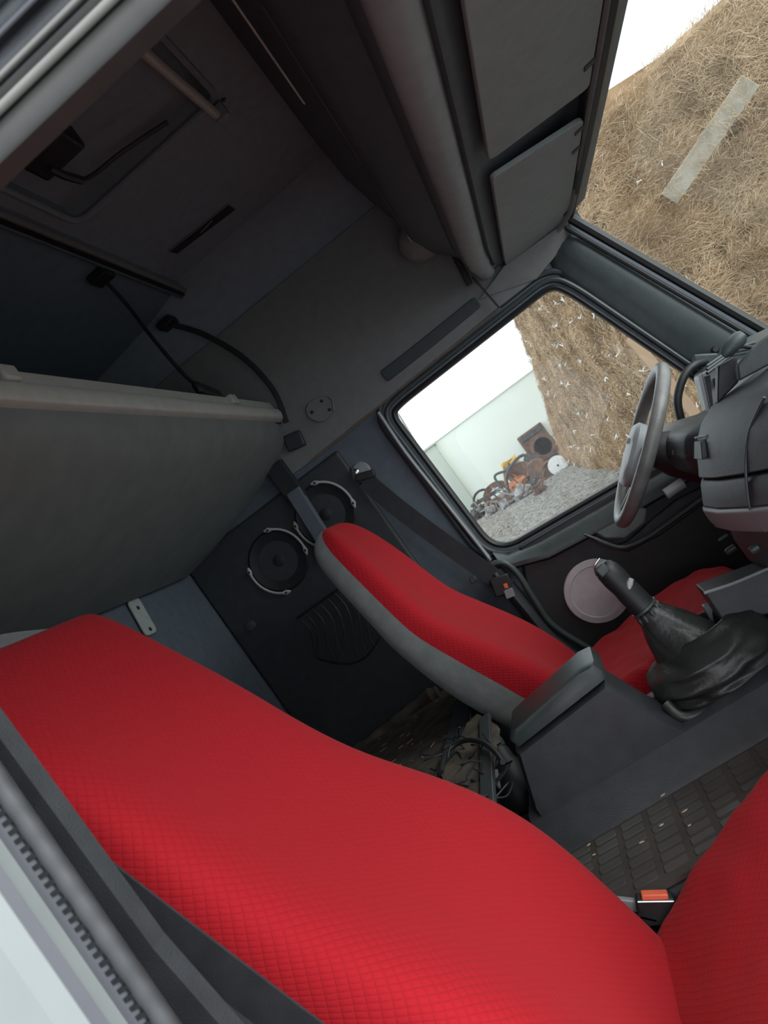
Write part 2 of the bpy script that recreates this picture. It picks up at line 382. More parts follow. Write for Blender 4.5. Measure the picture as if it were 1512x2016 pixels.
# the aperture's rear flange, seal and outer skin
vz = [-0.35+i*0.0045 for i in range(250)]
pts = []; rr = []
for i, z in enumerate(vz):
    pts.append(Vector((-0.4015, ya-0.004, z))); rr.append(0.0066+0.00035*math.sin(i*1.35))
sl = MB().tube(pts, rr, 12)
seal = thing('door_seal', (-0.4,ya,0), 'ribbed grey rubber seal on the open door frame beside the near seat', 'door seal')
sl.build('seal_tube', SEAL, seal)
cl = MB()
for i in range(150):
    z = -0.30+i*0.0068
    cl.box((-0.4145,ya-0.008,z),(-0.4065,ya+0.0,z+0.0034))
cl.build('seal_clip', BLACK, seal, smooth=False)
xw = PY(-1.235,0,1764).x
fl = MB().loft([[Vector((-0.409,ya+0.004,z)),Vector((-0.411,ya-0.006,z)),Vector((-0.422,ya-0.012,z)),Vector((-0.428,ya-0.013,z)),Vector((-0.432,ya-0.020,z)),Vector((xw+0.006,ya-0.028,z)),Vector((xw,ya-0.033,z)),Vector((xw-0.01,ya+0.004,z))] for z in (-0.5,0.2,0.9,1.5)])
struct(fl, 'trim_12', PAINTD)
struct(MB().loft([[Vector((xw,ya+0.004,z)),Vector((xw,ya-0.034,z)),Vector((xw-0.010,ya-0.045,z)),Vector((xw-0.10,ya-0.055,z)),Vector((-1.40,ya-0.06,z)),Vector((-1.40,ya+0.004,z))] for z in (-0.5,0.2,0.9,1.5)]), 'trim_13', PAINTL)
# stripes of the door head: fore-aft mouldings
def head_strip(i, z0, z1, d, m_, r=0.003):
    y = ya-d; pr_ = [(y+0.02,z0),(y+0.002,z0),(y,z0+0.002),(y-0.001,(z0+z1)/2),(y,z1-0.002),(y+0.002,z1),(y+0.02,z1)]
    struct(MB().loft([[Vector((x,b_,c_)) for b_, c_ in pr_] for x in (-0.46,0.62)]), 'trim_%d' % i, m_)
head_strip(14, 1.019, 1.038, 0.002, HEADT)
struct(MB().tube([(-0.46,ya-0.004,1.0405),(0.62,ya-0.004,1.0405)], 0.003, 10), 'trim_15', HEADB)
head_strip(16, 1.043, 1.050, 0.006, HEADT)
struct(MB().tube([(-0.46,ya-0.008,1.0515),(0.62,ya-0.008,1.0515)], 0.0016, 8), 'trim_17', HEADB)
head_strip(18, 1.053, 1.066, 0.004, DARK)
struct(MB().tube([(-0.46,ya-0.01,1.068),(0.62,ya-0.01,1.068)], 0.0016, 8), 'trim_19', PAINTD)
head_strip(20, 1.070, 1.082, 0.008, DARK)
head_strip(21, 1.083, 1.5, 0.016, PAINTD)

# ================================================================== OVERHEAD SHELF
sh = thing('overhead_shelf', (0.3,0,1.2), 'dark overhead storage shelf running above the windscreen', 'overhead shelf')
y0, y1 = -1.17, 1.03
pr = [(0.49,1.195),(0.50,1.225),(0.24,1.215),(0.215,1.20),(0.205,1.20),(0.20,1.215),(0.165,1.205),(0.14,1.215),(0.125,1.24),(0.125,1.27),(0.09,1.31),(0.06,1.34),(0.045,1.38),(0.05,1.40),(0.11,1.405),(0.11,1.44),(0.05,1.45),(0.02,1.52),(0.0,1.62),(-0.01,1.80),(0.56,1.80),(0.56,1.21)]
rings = []
for y in (y0,-0.5,0.2,0.7,0.9,0.97,y1):
    k = 0 if y < 0.9 else (0.02 if y < 0.95 else (0.06 if y < 1.0 else 0.10))
    rings.append([Vector((x+(k if x < 0.4 else 0)*min(1,(z-1.19)/0.1+0.2), y, z)) for x, z in pr])
MB().loft(rings).build('shelf_body', SHELF, sh)
# soft grey roll under the shelf front
MB().tube(catmull([(0.168,y,1.225) for y in (-1.17,-0.4,0.2,0.7)]+[(0.175,0.9,1.215),(0.185,1.0,1.205)],4), [0.036]*12+[0.034]*4+[0.028]*4+[0.015], 14, flat=0.8).build('padded_roll', ROLL, sh)
# ledge edges (thin bright beads)
for (ya_, yb_, x, z) in ((0.28,0.86,0.047,1.385),(-0.55,0.10,0.047,1.385),(-0.55,-0.1,0.02,1.47)):
    MB().tube([(x,ya_,z),(x,yb_,z)], 0.0022, 6).build('shelf_edge', RAIL, sh)
# rounded end cheek
es = MB()
rs = []
for i in range(9):
    a = math.pi*i/8; r = 0.085*math.sin(a); 
    rs.append([Vector((0.075+r*math.cos(t)*0.9, 0.90-0.10*math.cos(a), 1.40+r*math.sin(t)*0.8)) for t in [2*math.pi*k/16 for k in range(16)]])
es.loft(rs).build('end_cheek', SIDE, sh)
def locker(ya_, yb_, name, label):
    t = thing(name, (0.36,(ya_+yb_)/2,1.2), label, 'locker panel')
    P = roundloop([Vector((0.245,ya_,1.19)),Vector((0.478,ya_+0.07,1.185)),Vector((0.478,yb_,1.185)),Vector((0.245,yb_-0.02,1.19))], 0.02, 4)
    MB().prism(P, (0,0,0.012)).build('panel', LOCK, t, bev=0.002)
    for y in (ya_+0.22, yb_-0.13, ya_+0.10):
        MB().prism([(0.478,y,1.183),(0.458,y+0.008,1.183),(0.458,y+0.028,1.183),(0.478,y+0.022,1.183)], (0,0,0.005)).build('latch_slot', BLACK, t, smooth=False)
    return t
locker(0.12, 1.02, 'overhead_locker_panel', 'grey fabric overhead panel nearest the driver door window')
locker(-1.0, 0.03, 'overhead_locker_panel', 'larger grey fabric overhead panel at the top edge of the photo')
# header lip in front of the panels and its brown tinted edge
hd = MB()
hd.tube(catmull([(0.492,-1.03,1.19),(0.495,-0.4,1.19),(0.495,0.5,1.19),(0.485,0.85,1.185),(0.455,0.98,1.18),(0.40,1.02,1.165)],5), 0.010, 8)
hl = hd.build('header_moulding', SIDE, sh)
MB().prism([(0.24,1.0,1.19),(0.48,0.99,1.18),(0.46,1.03,1.14),(0.30,1.03,1.10),(0.12,1.03,1.16)], (0,0.015,0)).build('end_panel', SIDE, sh)
MB().bar(PY(0.99,878,470), PY(0.99,925,560), 0.02, 0.02).build('shelf_bracket', BLACK, sh, bev=0.003)
MB().bar(PY(1.0,930,545), PY(1.0,983,606), 0.010, 0.006).build('shelf_joint', BLACK, sh)
MB().tube([PY(0.98,963,530), PY(0.98,978,518)], 0.006, 8).build('panel_hinge', SIDE, sh)

# ================================================================== ROOF HATCH
ht = thing('roof_hatch', ((hx0+hx1)/2,(hy0+hy1)/2,1.8), 'dark recessed roof hatch with a pale bar along one edge', 'roof hatch')
MB().prism([p+Vector((0,0,0.045)) for p in ci], (0,0,0.03)).build('hatch_cover', HEAD, ht, smooth=False)
MB().loop_tube(ci, 0.009, axis=(0,0,1)).build('hatch_frame', HEAD, ht)
a, b = PZ(1.775,262,84), PZ(1.775,426,226)
MB().tube([a,b], 0.013, 12).build('hatch_bar', RAIL, ht)
MB().obox(b+Vector((0.01,0.005,0.0)),(0.018,0,0),(0,0.01,0),(0,0,0.02)).build('bar_end', HEAD, ht, bev=0.004)
q = PZ(1.79,95,290)
la = MB().obox(q,(0.06,0.0,0),(0,0.045,0),(0,0,0.03)).build('latch', BLACK, ht, bev=0.01)
sub(MB().tube([PZ(1.76,95,330),PZ(1.76,125,345),PZ(1.76,160,355)], 0.010, 8), 'latch_handle', DARK, la)
MB().tube(catmull([PZ(1.785,120,345),PZ(1.79,170,352),PZ(1.795,240,300),PZ(1.795,330,240)],6), 0.006, 8).build('hatch_lip', DARK, ht)
ap = MB().lathe([(0.007,0),(0.006,0.003),(0,0.003)], PZ(1.799,440,196), (0,0,-1), 12).build('screw', BLACK)
tag(ap, 'tiny dark screw in the ceiling beside the pale hatch bar end', 'screw')
# ceiling slot lamp
P = [PZ(1.797,*p) for p in ((332,495),(350,500),(464,413),(450,402))]
sl_ = thing('ceiling_slot', sum(P,Vector())/4, 'narrow dark rectangular slot in the grey ceiling', 'slot')
MB().prism(P, (0,0,0.004)).build('slot_opening', BLACK, sl_, smooth=False)
MB().loop_tube(P, 0.0018, 6, axis=(0,0,1)).build('slot_rim', SIDE, sl_)
MB().tube([PZ(1.794,395,458),PZ(1.794,418,434)], 0.002, 6).build('slot_spring', SIDE, sl_)
# ceiling rail
cr = thing('ceiling_rail', (-0.655,0,1.78), 'thin pale double rail across the roof above the raised bunk', 'rail')
MB().tube([(-0.65,-1.04,1.785),(-0.65,0.96,1.785)], 0.009, 8).build('rail_bead', SIDE, cr)
MB().tube([(-0.672,-1.04,1.775),(-0.672,0.96,1.775)], 0.006, 8).build('rail_bead', WALLB, cr)
MB().box((-0.667,-1.04,1.772),(-0.657,0.96,1.80)).build('rail_groove', BLACK, cr)
# recessed grip on left wall above the window (dark capsule) and lamp base
P = [PY(1.028,*p) for p in ((755,742),(940,592))]
d = (P[1]-P[0]).normalized(); up_ = Vector((-d.z,0,d.x))
A = [P[0]+up_*0.022, P[0]-up_*0.022, P[0]+d*0.18-up_*0.024, P[1]-up_*0.022, P[1]+up_*0.018, P[0]+d*0.18+up_*0.018]
g = MB().prism(roundloop(A,0.012,4), (0,0.012,0)).build('grip_recess', DARKG, bev=0.003)
tag(g, 'long dark recess in the side panel above the driver door window', 'recess')
lp = thing('lamp_base', PY(1.03,630,806), 'pale oval lamp base without its lamp on the side panel', 'lamp base')
q = PY(1.03,632,806)
MB().prism(roundloop([q+Vector(v) for v in ((-0.055,0,0.0),(-0.02,0,-0.045),(0.05,0,-0.03),(0.05,0,0.02),(0.01,0,0.045),(-0.04,0,0.04))],0.03,5), (0,-0.008,0)).build('base_plate', SIDE, lp, bev=0.003)
for dx, dz in ((-0.03,0.01),(0.025,-0.02),(0.02,0.02)):
    MB().lathe([(0.006,0),(0.005,0.004),(0,0.004)], q+Vector((dx,-0.008,dz)), (0,-1,0), 10).build('screw_hole', BLACK, lp)
MB().tube([q+Vector((0.035,-0.01,-0.035)), q+Vector((0.055,-0.012,0.0)), q+Vector((0.05,-0.01,0.02))], 0.004, 6).build('clip', SIDE, lp)
q = PY(1.02,580,868)
sw = MB().obox(q,(0.032,0,-0.008),(0,0.012,0),(0.006,0,0.028)).build('bunk_lock', DARK, bev=0.006)
tag(sw, 'small dark square lock block under the end of the bunk rail', 'lock')

# ================================================================== UPPER BUNK
bk = thing('upper_bunk', (-0.95,0,1.05), 'raised upper bunk with grey-green underside and pale beige front rail', 'bunk')
up = [(-0.655,1.235),(-0.675,1.19),(-0.72,1.155),(-0.85,1.10),(-1.0,1.05),(-1.12,1.02),(-1.24,1.00),(-1.26,1.03),(-1.25,1.07),(-0.67,1.29)]
rings = []
for y, k in ((-1.03,0),(0.80,0),(0.93,0.004),(0.985,0.02),(1.01,0.045)):
    cx, cz = -0.95, 1.12
    rings.append([Vector((x+(cx-x)*k, y, z+(cz-z)*k*3)) for x, z in up])
MB().loft(rings).build('bunk_board', BUNK, bk, sub=0)
rl = [(-0.650,1.238),(-0.638,1.243),(-0.632,1.262),(-0.636,1.280),(-0.648,1.286),(-0.650,1.318),(-0.672,1.322),(-0.675,1.24)]
MB().loft([[Vector((x,y,z)) for x, z in rl] for y in (-1.03,1.015)]).build('front_rail', RAIL, bk, bev=0.003)
for px_, py_ in ((12,738),(457,788)):
    q = PX(-0.645,px_,py_)
    MB().obox(q+Vector((0,0,0.0)),(0.012,0,0),(0,0.024,0),(0,0,0.016)).build('rail_clip', RAIL, bk, bev=0.006)
MB().tube([(-0.66,-1.0,1.236),(-0.66,1.01,1.236)], 0.003, 6).build('rail_joint', BLACK, bk)
mt = [(-0.69,1.29),(-0.70,1.335),(-0.9,1.26),(-1.22,1.14),(-1.25,1.07)]
MB().loft([[Vector((x,y,z)) for x, z in mt] for y in (-1.0,0.98)]).build('mattress', WALLB, bk, bev=0.02)
def strap(name, label, X):
    t = thing(name, PZ(1.77,*X[0][1:]), label, 'strap', 'bunk support straps')
    X0 = PZ(1.77,*X[0][1:]) if X[0][1] < 300 else PY(0.97,*X[0][1:]); X = [(X0.x if x is None else x,a_,b_) for x,a_,b_ in X]; P = catmull([(PX(x,px_,py_) if x < 0 else PY(x,px_,py_)) for x,px_,py_ in X], 6)
    MB().tube(P, 0.006, 8, flat=1.6).build('webbing', BLACKF, t)
    MB().obox(P[0],(0.03,0,0),(0,0.03,0),(0,0,0.014)).build('anchor', BLACK, t, bev=0.006)
    return t, P
t, P = strap('bunk_strap', 'dark straight strap running down to a wide end fitting on the bunk rail', [(None,200,545),(-0.73,250,600),(-0.71,300,665),(-0.69,360,735),(-0.672,400,768)])
MB().obox(P[-1]+Vector((0,0.03,-0.005)),(0.012,0,0),(0,0.07,-0.012),(0,0,0.02)).build('end_fitting', BLACK, t, bev=0.01)
t, P = strap('bunk_strap', 'dark strap curving to the bunk end at the driver side wall', [(None,330,637),(0.985,400,658),(0.995,480,705),(1.0,538,768),(1.0,564,832)])
# ================================================================== LOWER BUNK / DECK
zt = 0.17
lb = thing('lower_bunk', (-0.9,0,zt), 'low rear bunk deck covered with dirty brown carpet behind the seats', 'bunk deck')
xe = -0.60
MB().box((-1.26,-1.0,zt-0.10),(xe,1.04,zt)).build('deck', CARPET, lb, bev=0.02)
MB().box((xe-0.045,-1.0,zt-0.09),(xe+0.015,1.0,zt+0.012)).build('front_edge', SHELF, lb, bev=0.004)
MB().box((-1.26,-1.0,-0.44),(xe-0.03,1.04,zt-0.10)).build('base_panel', DARK, lb, smooth=False)
MB().tube(catmull([PY(0.98,*p) for p in ((690,1492),(760,1440),(820,1390),(862,1362))],5), [0.02+0.012*random.random() for _ in range(16)], 10).build('blanket_ridge', CARPET, lb)
# grit and straw bits on the deck
st = MB()
for i in range(60):
    p = Vector((random.uniform(-1.0,xe), random.uniform(0.0,0.95), zt+0.004)); a = random.random()*6.28; l = random.uniform(0.005,0.03)
    st.tube([p-Vector((math.cos(a),math.sin(a),0))*l/2, p+Vector((math.cos(a),math.sin(a),0.1))*l/2], 0.0012, 4)
o = st.build('deck_straw', STRAND, lb); o['kind'] = 'stuff'
# tangled net, strap and cup at the end of the deck
nt_ = MB()
ctr = PZ(zt+0.03, 915,1500)
for i in range(55):
    s0 = PZ(zt+0.01, random.uniform(880,975), random.uniform(1450,1580)); P = [s0]
    for k in range(5):
        s0 = s0+Vector((random.uniform(-.035,.035),random.uniform(-.06,.06),random.uniform(-.012,.016))); s0.z = max(s0.z, zt+0.012); P.append(s0)
    nt_.tube(catmull(P,4), 0.0019, 6)
P = [PZ(zt+0.05,*p) for p in ((868,1520),(880,1480),(915,1458),(950,1462),(975,1480),(990,1500))]
nt_.tube(catmull(P,6), 0.006, 8)
o = nt_.build('tangled_net', BLACK); tag(o, 'tangled black cord net lying on the deck behind the console box', 'net')
sb = thing('scrap_board', PZ(zt+0.02,960,1500), 'weathered splintered board lying under the tangled black net', 'board')
bd = MB().prism([PZ(zt+0.016,*p) for p in ((945,1412),(925,1430),(895,1500),(868,1520),(905,1600),(975,1620),(972,1520),(985,1436))], (0,0,0.012)).build('board_face', CARPET, sb, smooth=False)
MB().bar(PZ(zt+0.03,955,1412), PZ(zt+0.03,962,1590), 0.03, 0.012).build('metal_strip', DARKG, sb, bev=0.002)
cp = thing('black_flask', PY(0.12,1000,1545), 'black flask wedged between the deck edge and console box', 'flask')
a, b = PY(0.14,985,1490), PY(0.10,1018,1560)
ax = (b-a).normalized()
MB().lathe([(0.0,0),(0.022,0.0),(0.027,0.01),(0.030,0.03),(0.040,0.045),(0.045,0.09),(0.043,0.13),(0.03,0.15),(0,0.152)], a-ax*0.02, ax, 24).build('flask_body', BLACK, cp)
MB().lathe([(0.0,-0.03),(0.018,-0.03),(0.023,-0.015),(0.0235,0.0),(0,0.001)], a-ax*0.02, ax, 20).build('flask_cap', DARKG, cp)
MB().tube(catmull([PY(0.09,975,1515),PY(0.08,982,1545),PY(0.08,1000,1558)],6), 0.006, 8).build('carry_loop', SCRAPG, cp)

# ================================================================== SEATS
RB = [(-1.0,0.42),(-0.995,0.22),(-0.96,0.07),(-0.85,0.0),(-0.65,0.01),(-0.4,0.055),(-0.15,0.075),(0.15,0.075),(0.4,0.055),(0.65,0.01),(0.85,0.0),(0.96,0.07),(0.995,0.22),(1.0,0.42)]
GB = [(1.0,0.42),(0.985,0.7),(0.93,0.92),(0.75,1.0),(0.35,1.02),(-0.35,1.02),(-0.75,1.0),(-0.93,0.92),(-0.985,0.7),(-1.0,0.42)]
def sheet(name, rows, m, parent, sub_=2, thick=0.0, uvs=1.0):
    n = len(rows[0]); me = bpy.data.meshes.new(name)
    off = parent.matrix_basis.translation if parent else Vector()
    vs = [tuple(p-off) for r in rows for p in r]
    fs = [(i*n+j, i*n+j+1, (i+1)*n+j+1, (i+1)*n+j) for i in range(len(rows)-1) for j in range(n-1)]
    me.from_pydata(vs, [], fs)
    # uv by arc length
    ul = me.uv_layers.new(name='UVMap')
    mid = n//2; V = [0]
    for i in range(1, len(rows)): V.append(V[-1]+(rows[i][mid]-rows[i-1][mid]).length)
    U = []
    for r in rows:
        u = [0]
        for j in range(1, n): u.append(u[-1]+(r[j]-r[j-1]).length)
        U.append([x-u[mid] for x in u])
    for p in me.polygons:
        for li in p.loop_indices:
            vi = me.loops[li].vertex_index; i, j = divmod(vi, n); ul.data[li].uv = (U[i][j]*uvs, V[i]*uvs)
    o = link(name, me, m, parent, sub=sub_)
    return o
def backrest(root, cy, lv, red, seedv, crown=0.0):
    rr, gg = [], []
    for (z, x, w_, th) in lv:
        def P(f):
            ly, lx = f
            dy = -0.042*math.exp(-((z-0.28)/0.17)**2) if (crown and ly < 0) else 0.0
            return Vector((x - lx*th, cy + dy*abs(ly) + ly*w_, z + (crown*max(0,min(1,(z-lv[-1][0]+0.10)/0.10))*(1-ly*ly)*min(1,max(0,lx-0.42)*3))))
        rr.append([P(f) for f in RB]); gg.append([P(f) for f in GB])
    if crown: gg.append([Vector((lv[-1][1]-0.42*lv[-1][3], p.y, lv[-1][0])) for p in gg[-1]])
    sheet('backrest_cover', rr, red, root); o = sheet('backrest_side', gg, GREYF, root)
    return o
def cushion(root, cy, lv, red, fold=0.0):
    # lv: (x, ztop, w, depth); ring in yz plane
    rr, gg = [], []
    RT = [(-1.0,0.45),(-1.0,0.25),(-0.97,0.08),(-0.88,0.0),(-0.7,0.02),(-0.4,0.06),(-0.1,0.08),(0.1,0.08),(0.4,0.06),(0.7,0.02),(0.88,0.0),(0.97,0.08),(1.0,0.25),(1.0,0.45)]
    GT = [(1.0,0.45),(0.99,0.75),(0.94,0.98),(0.5,1.0),(-0.5,1.0),(-0.94,0.98),(-0.99,0.75),(-1.0,0.45)]
    lv = [tuple(a_*(1-k/3)+b_*k/3 for a_, b_ in zip(lv[i],lv[i+1])) for i in range(len(lv)-1) for k in range(3)]+[lv[-1]]
    RT = [tuple(a_*(1-k/2)+b_*k/2 for a_, b_ in zip(RT[i],RT[i+1])) for i in range(len(RT)-1) for k in range(2)]+[RT[-1]]
    for i, (x, z, w_, dp) in enumerate(lv):
        def fz_(f):
            if f[1] > .3: return 0
            q = x*1.0+f[0]*w_*0.8; p_ = x*0.8-f[0]*w_
            n1 = noise.noise(Vector((q*16, p_*5, 3.1))); n2 = noise.noise(Vector((q*38, p_*7, 8.1)))
            return fold*(1.3*(1-abs(n1)*2)+0.6*n2)
        rr.append([Vector((x, cy+f[0]*w_, z-f[1]*dp + fz_(f))) for f in RT])
        gg.append([Vector((x, cy+f[0]*w_, z-f[1]*dp)) for f in GT])
    sheet('cushion_cover', rr, red, root); sheet('cushion_side', gg, GREYF, root)
# driver
ds = thing('driver_seat', (-0.1,0.6,-0.44), 'far driver seat in a red quilted cover, behind the steering wheel', 'seat', 'red covered cab seats')
L = [(-0.06,-0.25,0.245,0.17),(0.02,-0.262,0.25,0.19),(0.09,-0.275,0.25,0.20),(0.16,-0.30,0.255,0.215),(0.24,-0.335,0.255,0.22),(0.32,-0.385,0.255,0.20),(0.39,-0.43,0.25,0.175),(0.46,-0.475,0.245,0.15),(0.54,-0.50,0.235,0.135),(0.64,-0.525,0.215,0.13),(0.72,-0.55,0.19,0.12),(0.77,-0.570,0.165,0.105),(0.805,-0.588,0.135,0.075),(0.822,-0.605,0.10,0.035),(0.826,-0.615,0.07,0.01)]
backrest(ds, 0.60, L, RED, 1)
cu = [(-0.34,0.02,0.25,0.15),(-0.27,0.055,0.255,0.16),(-0.2,0.068,0.26,0.16),(-0.13,0.075,0.26,0.16),(-0.06,0.085,0.26,0.16),(0.02,0.09,0.255,0.16),(0.10,0.095,0.25,0.155),(0.17,0.085,0.25,0.14),(0.22,0.06,0.245,0.10),(0.245,0.025,0.24,0.05)]
cushion(ds, 0.60, cu, RED, 0.008)
MB().box((-0.33,0.40,-0.30),(0.18,0.80,-0.06)).build('seat_base', BLACK, ds, bev=0.03)
MB().box((-0.36,0.36,-0.44),(0.20,0.84,-0.30)).build('seat_plinth', DARK, ds, bev=0.01)
MB().obox((-0.21,0.33,-0.03),(0.17,0,0.02),(0,0.012,0),(0,0,0.045)).build('side_shield', DARK, ds, bev=0.012)
# passenger (near)
ps = thing('passenger_seat', (-0.1,-0.65,-0.44), 'large near passenger seat in a red quilted cover filling the foreground', 'seat', 'red covered cab seats')
L = [(-0.12,-0.285,0.215,0.17),(-0.04,-0.295,0.222,0.19),(0.04,-0.315,0.228,0.20),(0.10,-0.328,0.23,0.21),(0.19,-0.352,0.23,0.22),(0.27,-0.39,0.23,0.22),(0.35,-0.448,0.23,0.20),(0.43,-0.52,0.23,0.18),(0.52,-0.575,0.228,0.16),(0.62,-0.622,0.226,0.145),(0.70,-0.665,0.224,0.13),(0.77,-0.705,0.222,0.12),(0.83,-0.738,0.220,0.11),(0.862,-0.755,0.216,0.10),(0.880,-0.77,0.212,0.08),(0.886,-0.785,0.205,0.06),(0.888,-0.80,0.19,0.03)]
L = [(z+0.008, x+0.018+0.01*max(0,z)*(1 if z < .85 else .5), w_+0.010, th+0.01) for z, x, w_, th in L]
backrest(ps, -0.65, L, RED, 2, 0.045)
cu = [(-0.36,-0.09,0.225,0.14),(-0.31,-0.055,0.23,0.15),(-0.26,-0.03,0.235,0.16),(-0.20,0.005,0.24,0.16),(-0.14,0.035,0.24,0.17),(-0.07,0.063,0.24,0.18),(0.0,0.085,0.24,0.18),(0.08,0.105,0.24,0.18),(0.16,0.11,0.24,0.17),(0.22,0.09,0.235,0.14),(0.25,0.05,0.23,0.08)]
cu = [(x+0.006, z+0.014, w_+0.012, d) for x, z, w_, d in cu]
cushion(ps, -0.65, cu, RED, 0.005)
MB().box((-0.33,-0.85,-0.30),(0.18,-0.46,-0.12)).build('seat_base', BLACK, ps, bev=0.03)
MB().box((-0.36,-0.88,-0.44),(0.20,-0.44,-0.30)).build('seat_plinth', DARK, ps, bev=0.01)

# ================================================================== SEAT BELTS
def webbing(pts, w_, nrm, th=0.0015):
    rings = []
    N = Vector(nrm)
    for i, p in enumerate(pts):
        t = (pts[min(i+1,len(pts)-1)]-pts[max(i-1,0)]).normalized(); s_ = t.cross(N).normalized()
        rings.append([p+s_*w_/2+N*th, p-s_*w_/2+N*th, p-s_*w_/2-N*th, p+s_*w_/2-N*th])
    return MB().loft(rings)
db = thing('seat_belt', PY(0.99,708,930), 'black driver seat belt hanging along the far pillar from its metal loop', 'seat belt', 'seat belts')
pts = catmull([PY(0.995,718,945), PY(0.99,790,1005), PY(0.98,880,1072), PY(0.97,960,1128), PY(0.96,1000,1158)],5)
webbing(pts, 0.062, (0,-1,0)).build('webbing', BLACKF, db)
q = PY(1.0,708,930)
MB().lathe([(0.0,0.0),(0.034,0.0),(0.036,0.006),(0.030,0.014),(0.012,0.016),(0.010,0.022),(0,0.022)], q+Vector((0,0.03,0)), (0,-1,0), 24).build('belt_loop', SILVER, db)
MB().lathe([(0.0,0.0),(0.014,0.0),(0.014,0.012),(0.009,0.016),(0,0.016)], q+Vector((-0.012,0.008,0.008)), (0,-1,0), 16).build('belt_bolt', CHROME, db)
MB().obox(q+Vector((0.01,-0.002,-0.02)),(0.032,0,-0.012),(0,0.008,0),(0.004,0,0.013)).build('loop_cover', BLACK, db, bev=0.005)
q = PY(0.95,988,1152)
MB().obox(q,(0.03,0,-0.008),(0,0.01,0),(0.008,0,0.03)).build('buckle_tongue_grip', BLACK, db, bev=0.004)
MB().obox(PY(0.94,1003,1168),(0.015,0,-0.003),(0,0.003,0),(0.004,0,0.014)).build('tongue', SILVER, db, bev=0.002)
MB().obox(PY(0.945,996,1153),(0.006,0,-0.002),(0,0.006,0),(0.002,0,0.008)).build('tongue_stop', ORANGE, db, bev=0.001)
MB().obox(PY(0.97,932,1140),(0.012,0,0),(0,0.01,0),(0,0,0.010)).build('belt_button', DARK, db, bev=0.003)
pb = thing('seat_belt', PY(-0.97,300,1840), 'wide dark belt webbing crossing the bottom left beside the ribbed seal', 'seat belt', 'seat belts')
pts = catmull([PY(-0.97,*p) for p in ((-240,1400),(45,1611),(322,1826),(602,2040),(822,2205))],5)
webbing(pts, 0.044, (0,-1,0)).build('webbing', BLACKF, pb)
# interior pillar trim near the belt (behind it)
# passenger buckle
bu = thing('belt_buckle', PY(-0.40,1290,1790), 'seat belt buckle with an orange red release button between near seat and floor', 'buckle')
q = PY(-0.40,1291,1785); fx = Vector((0.863,0,-0.46)).normalized(); fz = Vector((0.46,0,0.863)).normalized()
MB().obox(q-fz*0.004,fx*0.029,(0,0.012,0),fz*0.022).build('buckle_body', BLACK, bu, bev=0.004)
MB().obox(q+fz*0.019+Vector((0,-0.002,0)),fx*0.020,(0,0.008,0),fz*0.006).build('release_button', ORANGE, bu, bev=0.002)
MB().tube([q+fz*0.016-fx*0.027+Vector((0,-0.012,0)), q+fz*0.015+fx*0.027+Vector((0,-0.012,0))], 0.0015, 6).build('slot_edge', CHROME, bu)
a = PY(-0.40,1195,1778); b = PY(-0.40,1262,1800)
MB().prism([PY(-0.395,*p) for p in ((1190,1768),(1252,1775),(1258,1805),(1292,1826),(1290,1815),(1205,1800))], (0,0.012,0)).build('buckle_stalk', SILVER, bu, bev=0.002)
MB().bar(PY(-0.41,1235,1798), PY(-0.41,1292,1812), 0.004, 0.003).build('stalk_edge', CHROME, bu)
MB().bar(PY(-0.41,1262,1822), PY(-0.41,1282,1880), 0.02, 0.02).build('anchor_bracket', SCRAPG, bu, bev=0.003)

# ================================================================== TUNNEL, MAT, CONSOLE
tn = thing('engine_tunnel', (0,0,-0.44), 'raised engine tunnel floor between the two red seats', 'engine tunnel')
MB().box((-0.56,-0.385,-0.44),(0.95,0.36,-0.006)).build('tunnel_box', DARK, tn, bev=0.02)
mt = thing('rubber_mat', (-0.1,-0.25,0), 'brown rubber floor mat with raised oblong pads beside the console', 'floor mat')
MB().box((-0.52,-0.383,-0.006),(0.80,-0.10,0.002)).build('mat_base', MAT_, mt, smooth=False)
pd = MB()
for i in range(-9, 16):
    for j in range(7):
        x = -0.100+i*0.057; y = -0.150-j*0.033
        if y < -0.375: continue
        P = roundloop([Vector((x-0.0215,y-0.0105,0.002)),Vector((x+0.0215,y-0.0105,0.002)),Vector((x+0.0215,y+0.0105,0.002)),Vector((x-0.0215,y+0.0105,0.002))],0.004,2)
        pd.prism(P, (0,0,0.0022))
o = pd.build('raised_pads', MATPAD, mt, smooth=False)
o['kind'] = 'stuff'
bits = [(1160,1663),(1246,1590),(1385,1508),(1407,1489),(1348,1597),(1357,1626),(1302,1625),(1263,1659),(1305,1566),(1170,1683),(1150,1738)]
CHIPL = ['pale straw chip against the console skirt, the one closest to the near backrest','broad flat pale chip against the console skirt, well in front of the box','pale chip on the mat at the skirt right of the broad flat chip','pale chip at the skirt below the gear boot','pale chip in the middle of the mat with a sharp bend','thin pale chip lying below the bent chip in the mat middle','small straw chip between the mat middle and the console','pale straw fleck left of centre on the mat','pale straw sliver near the skirt, below the box ridge','faint pale fleck near the near backrest edge','faint straw fleck furthest down the mat toward the buckle']
for i, (px_, py_) in enumerate(bits):
    q = PZ(0.006, px_, py_); a = random.random()*3
    o = MB().prism([q+Vector((math.cos(a+k*1.6)*random.uniform(.002,.005)*(1.8 if k%2 else .7), math.sin(a+k*1.6)*random.uniform(.001,.003),0)) for k in range(4)], (0,0,0.0015)).build('straw_chip', STRANDL, smooth=False)
    tag(o, CHIPL[i], 'straw chip', 'straw chips on the floor mat')
cs = thing('center_console', (-0.25,0.0,0), 'dark grey console box with a lid between the two seats', 'console box')
yn, yf = -0.115, 0.015
lid_z = 0.235
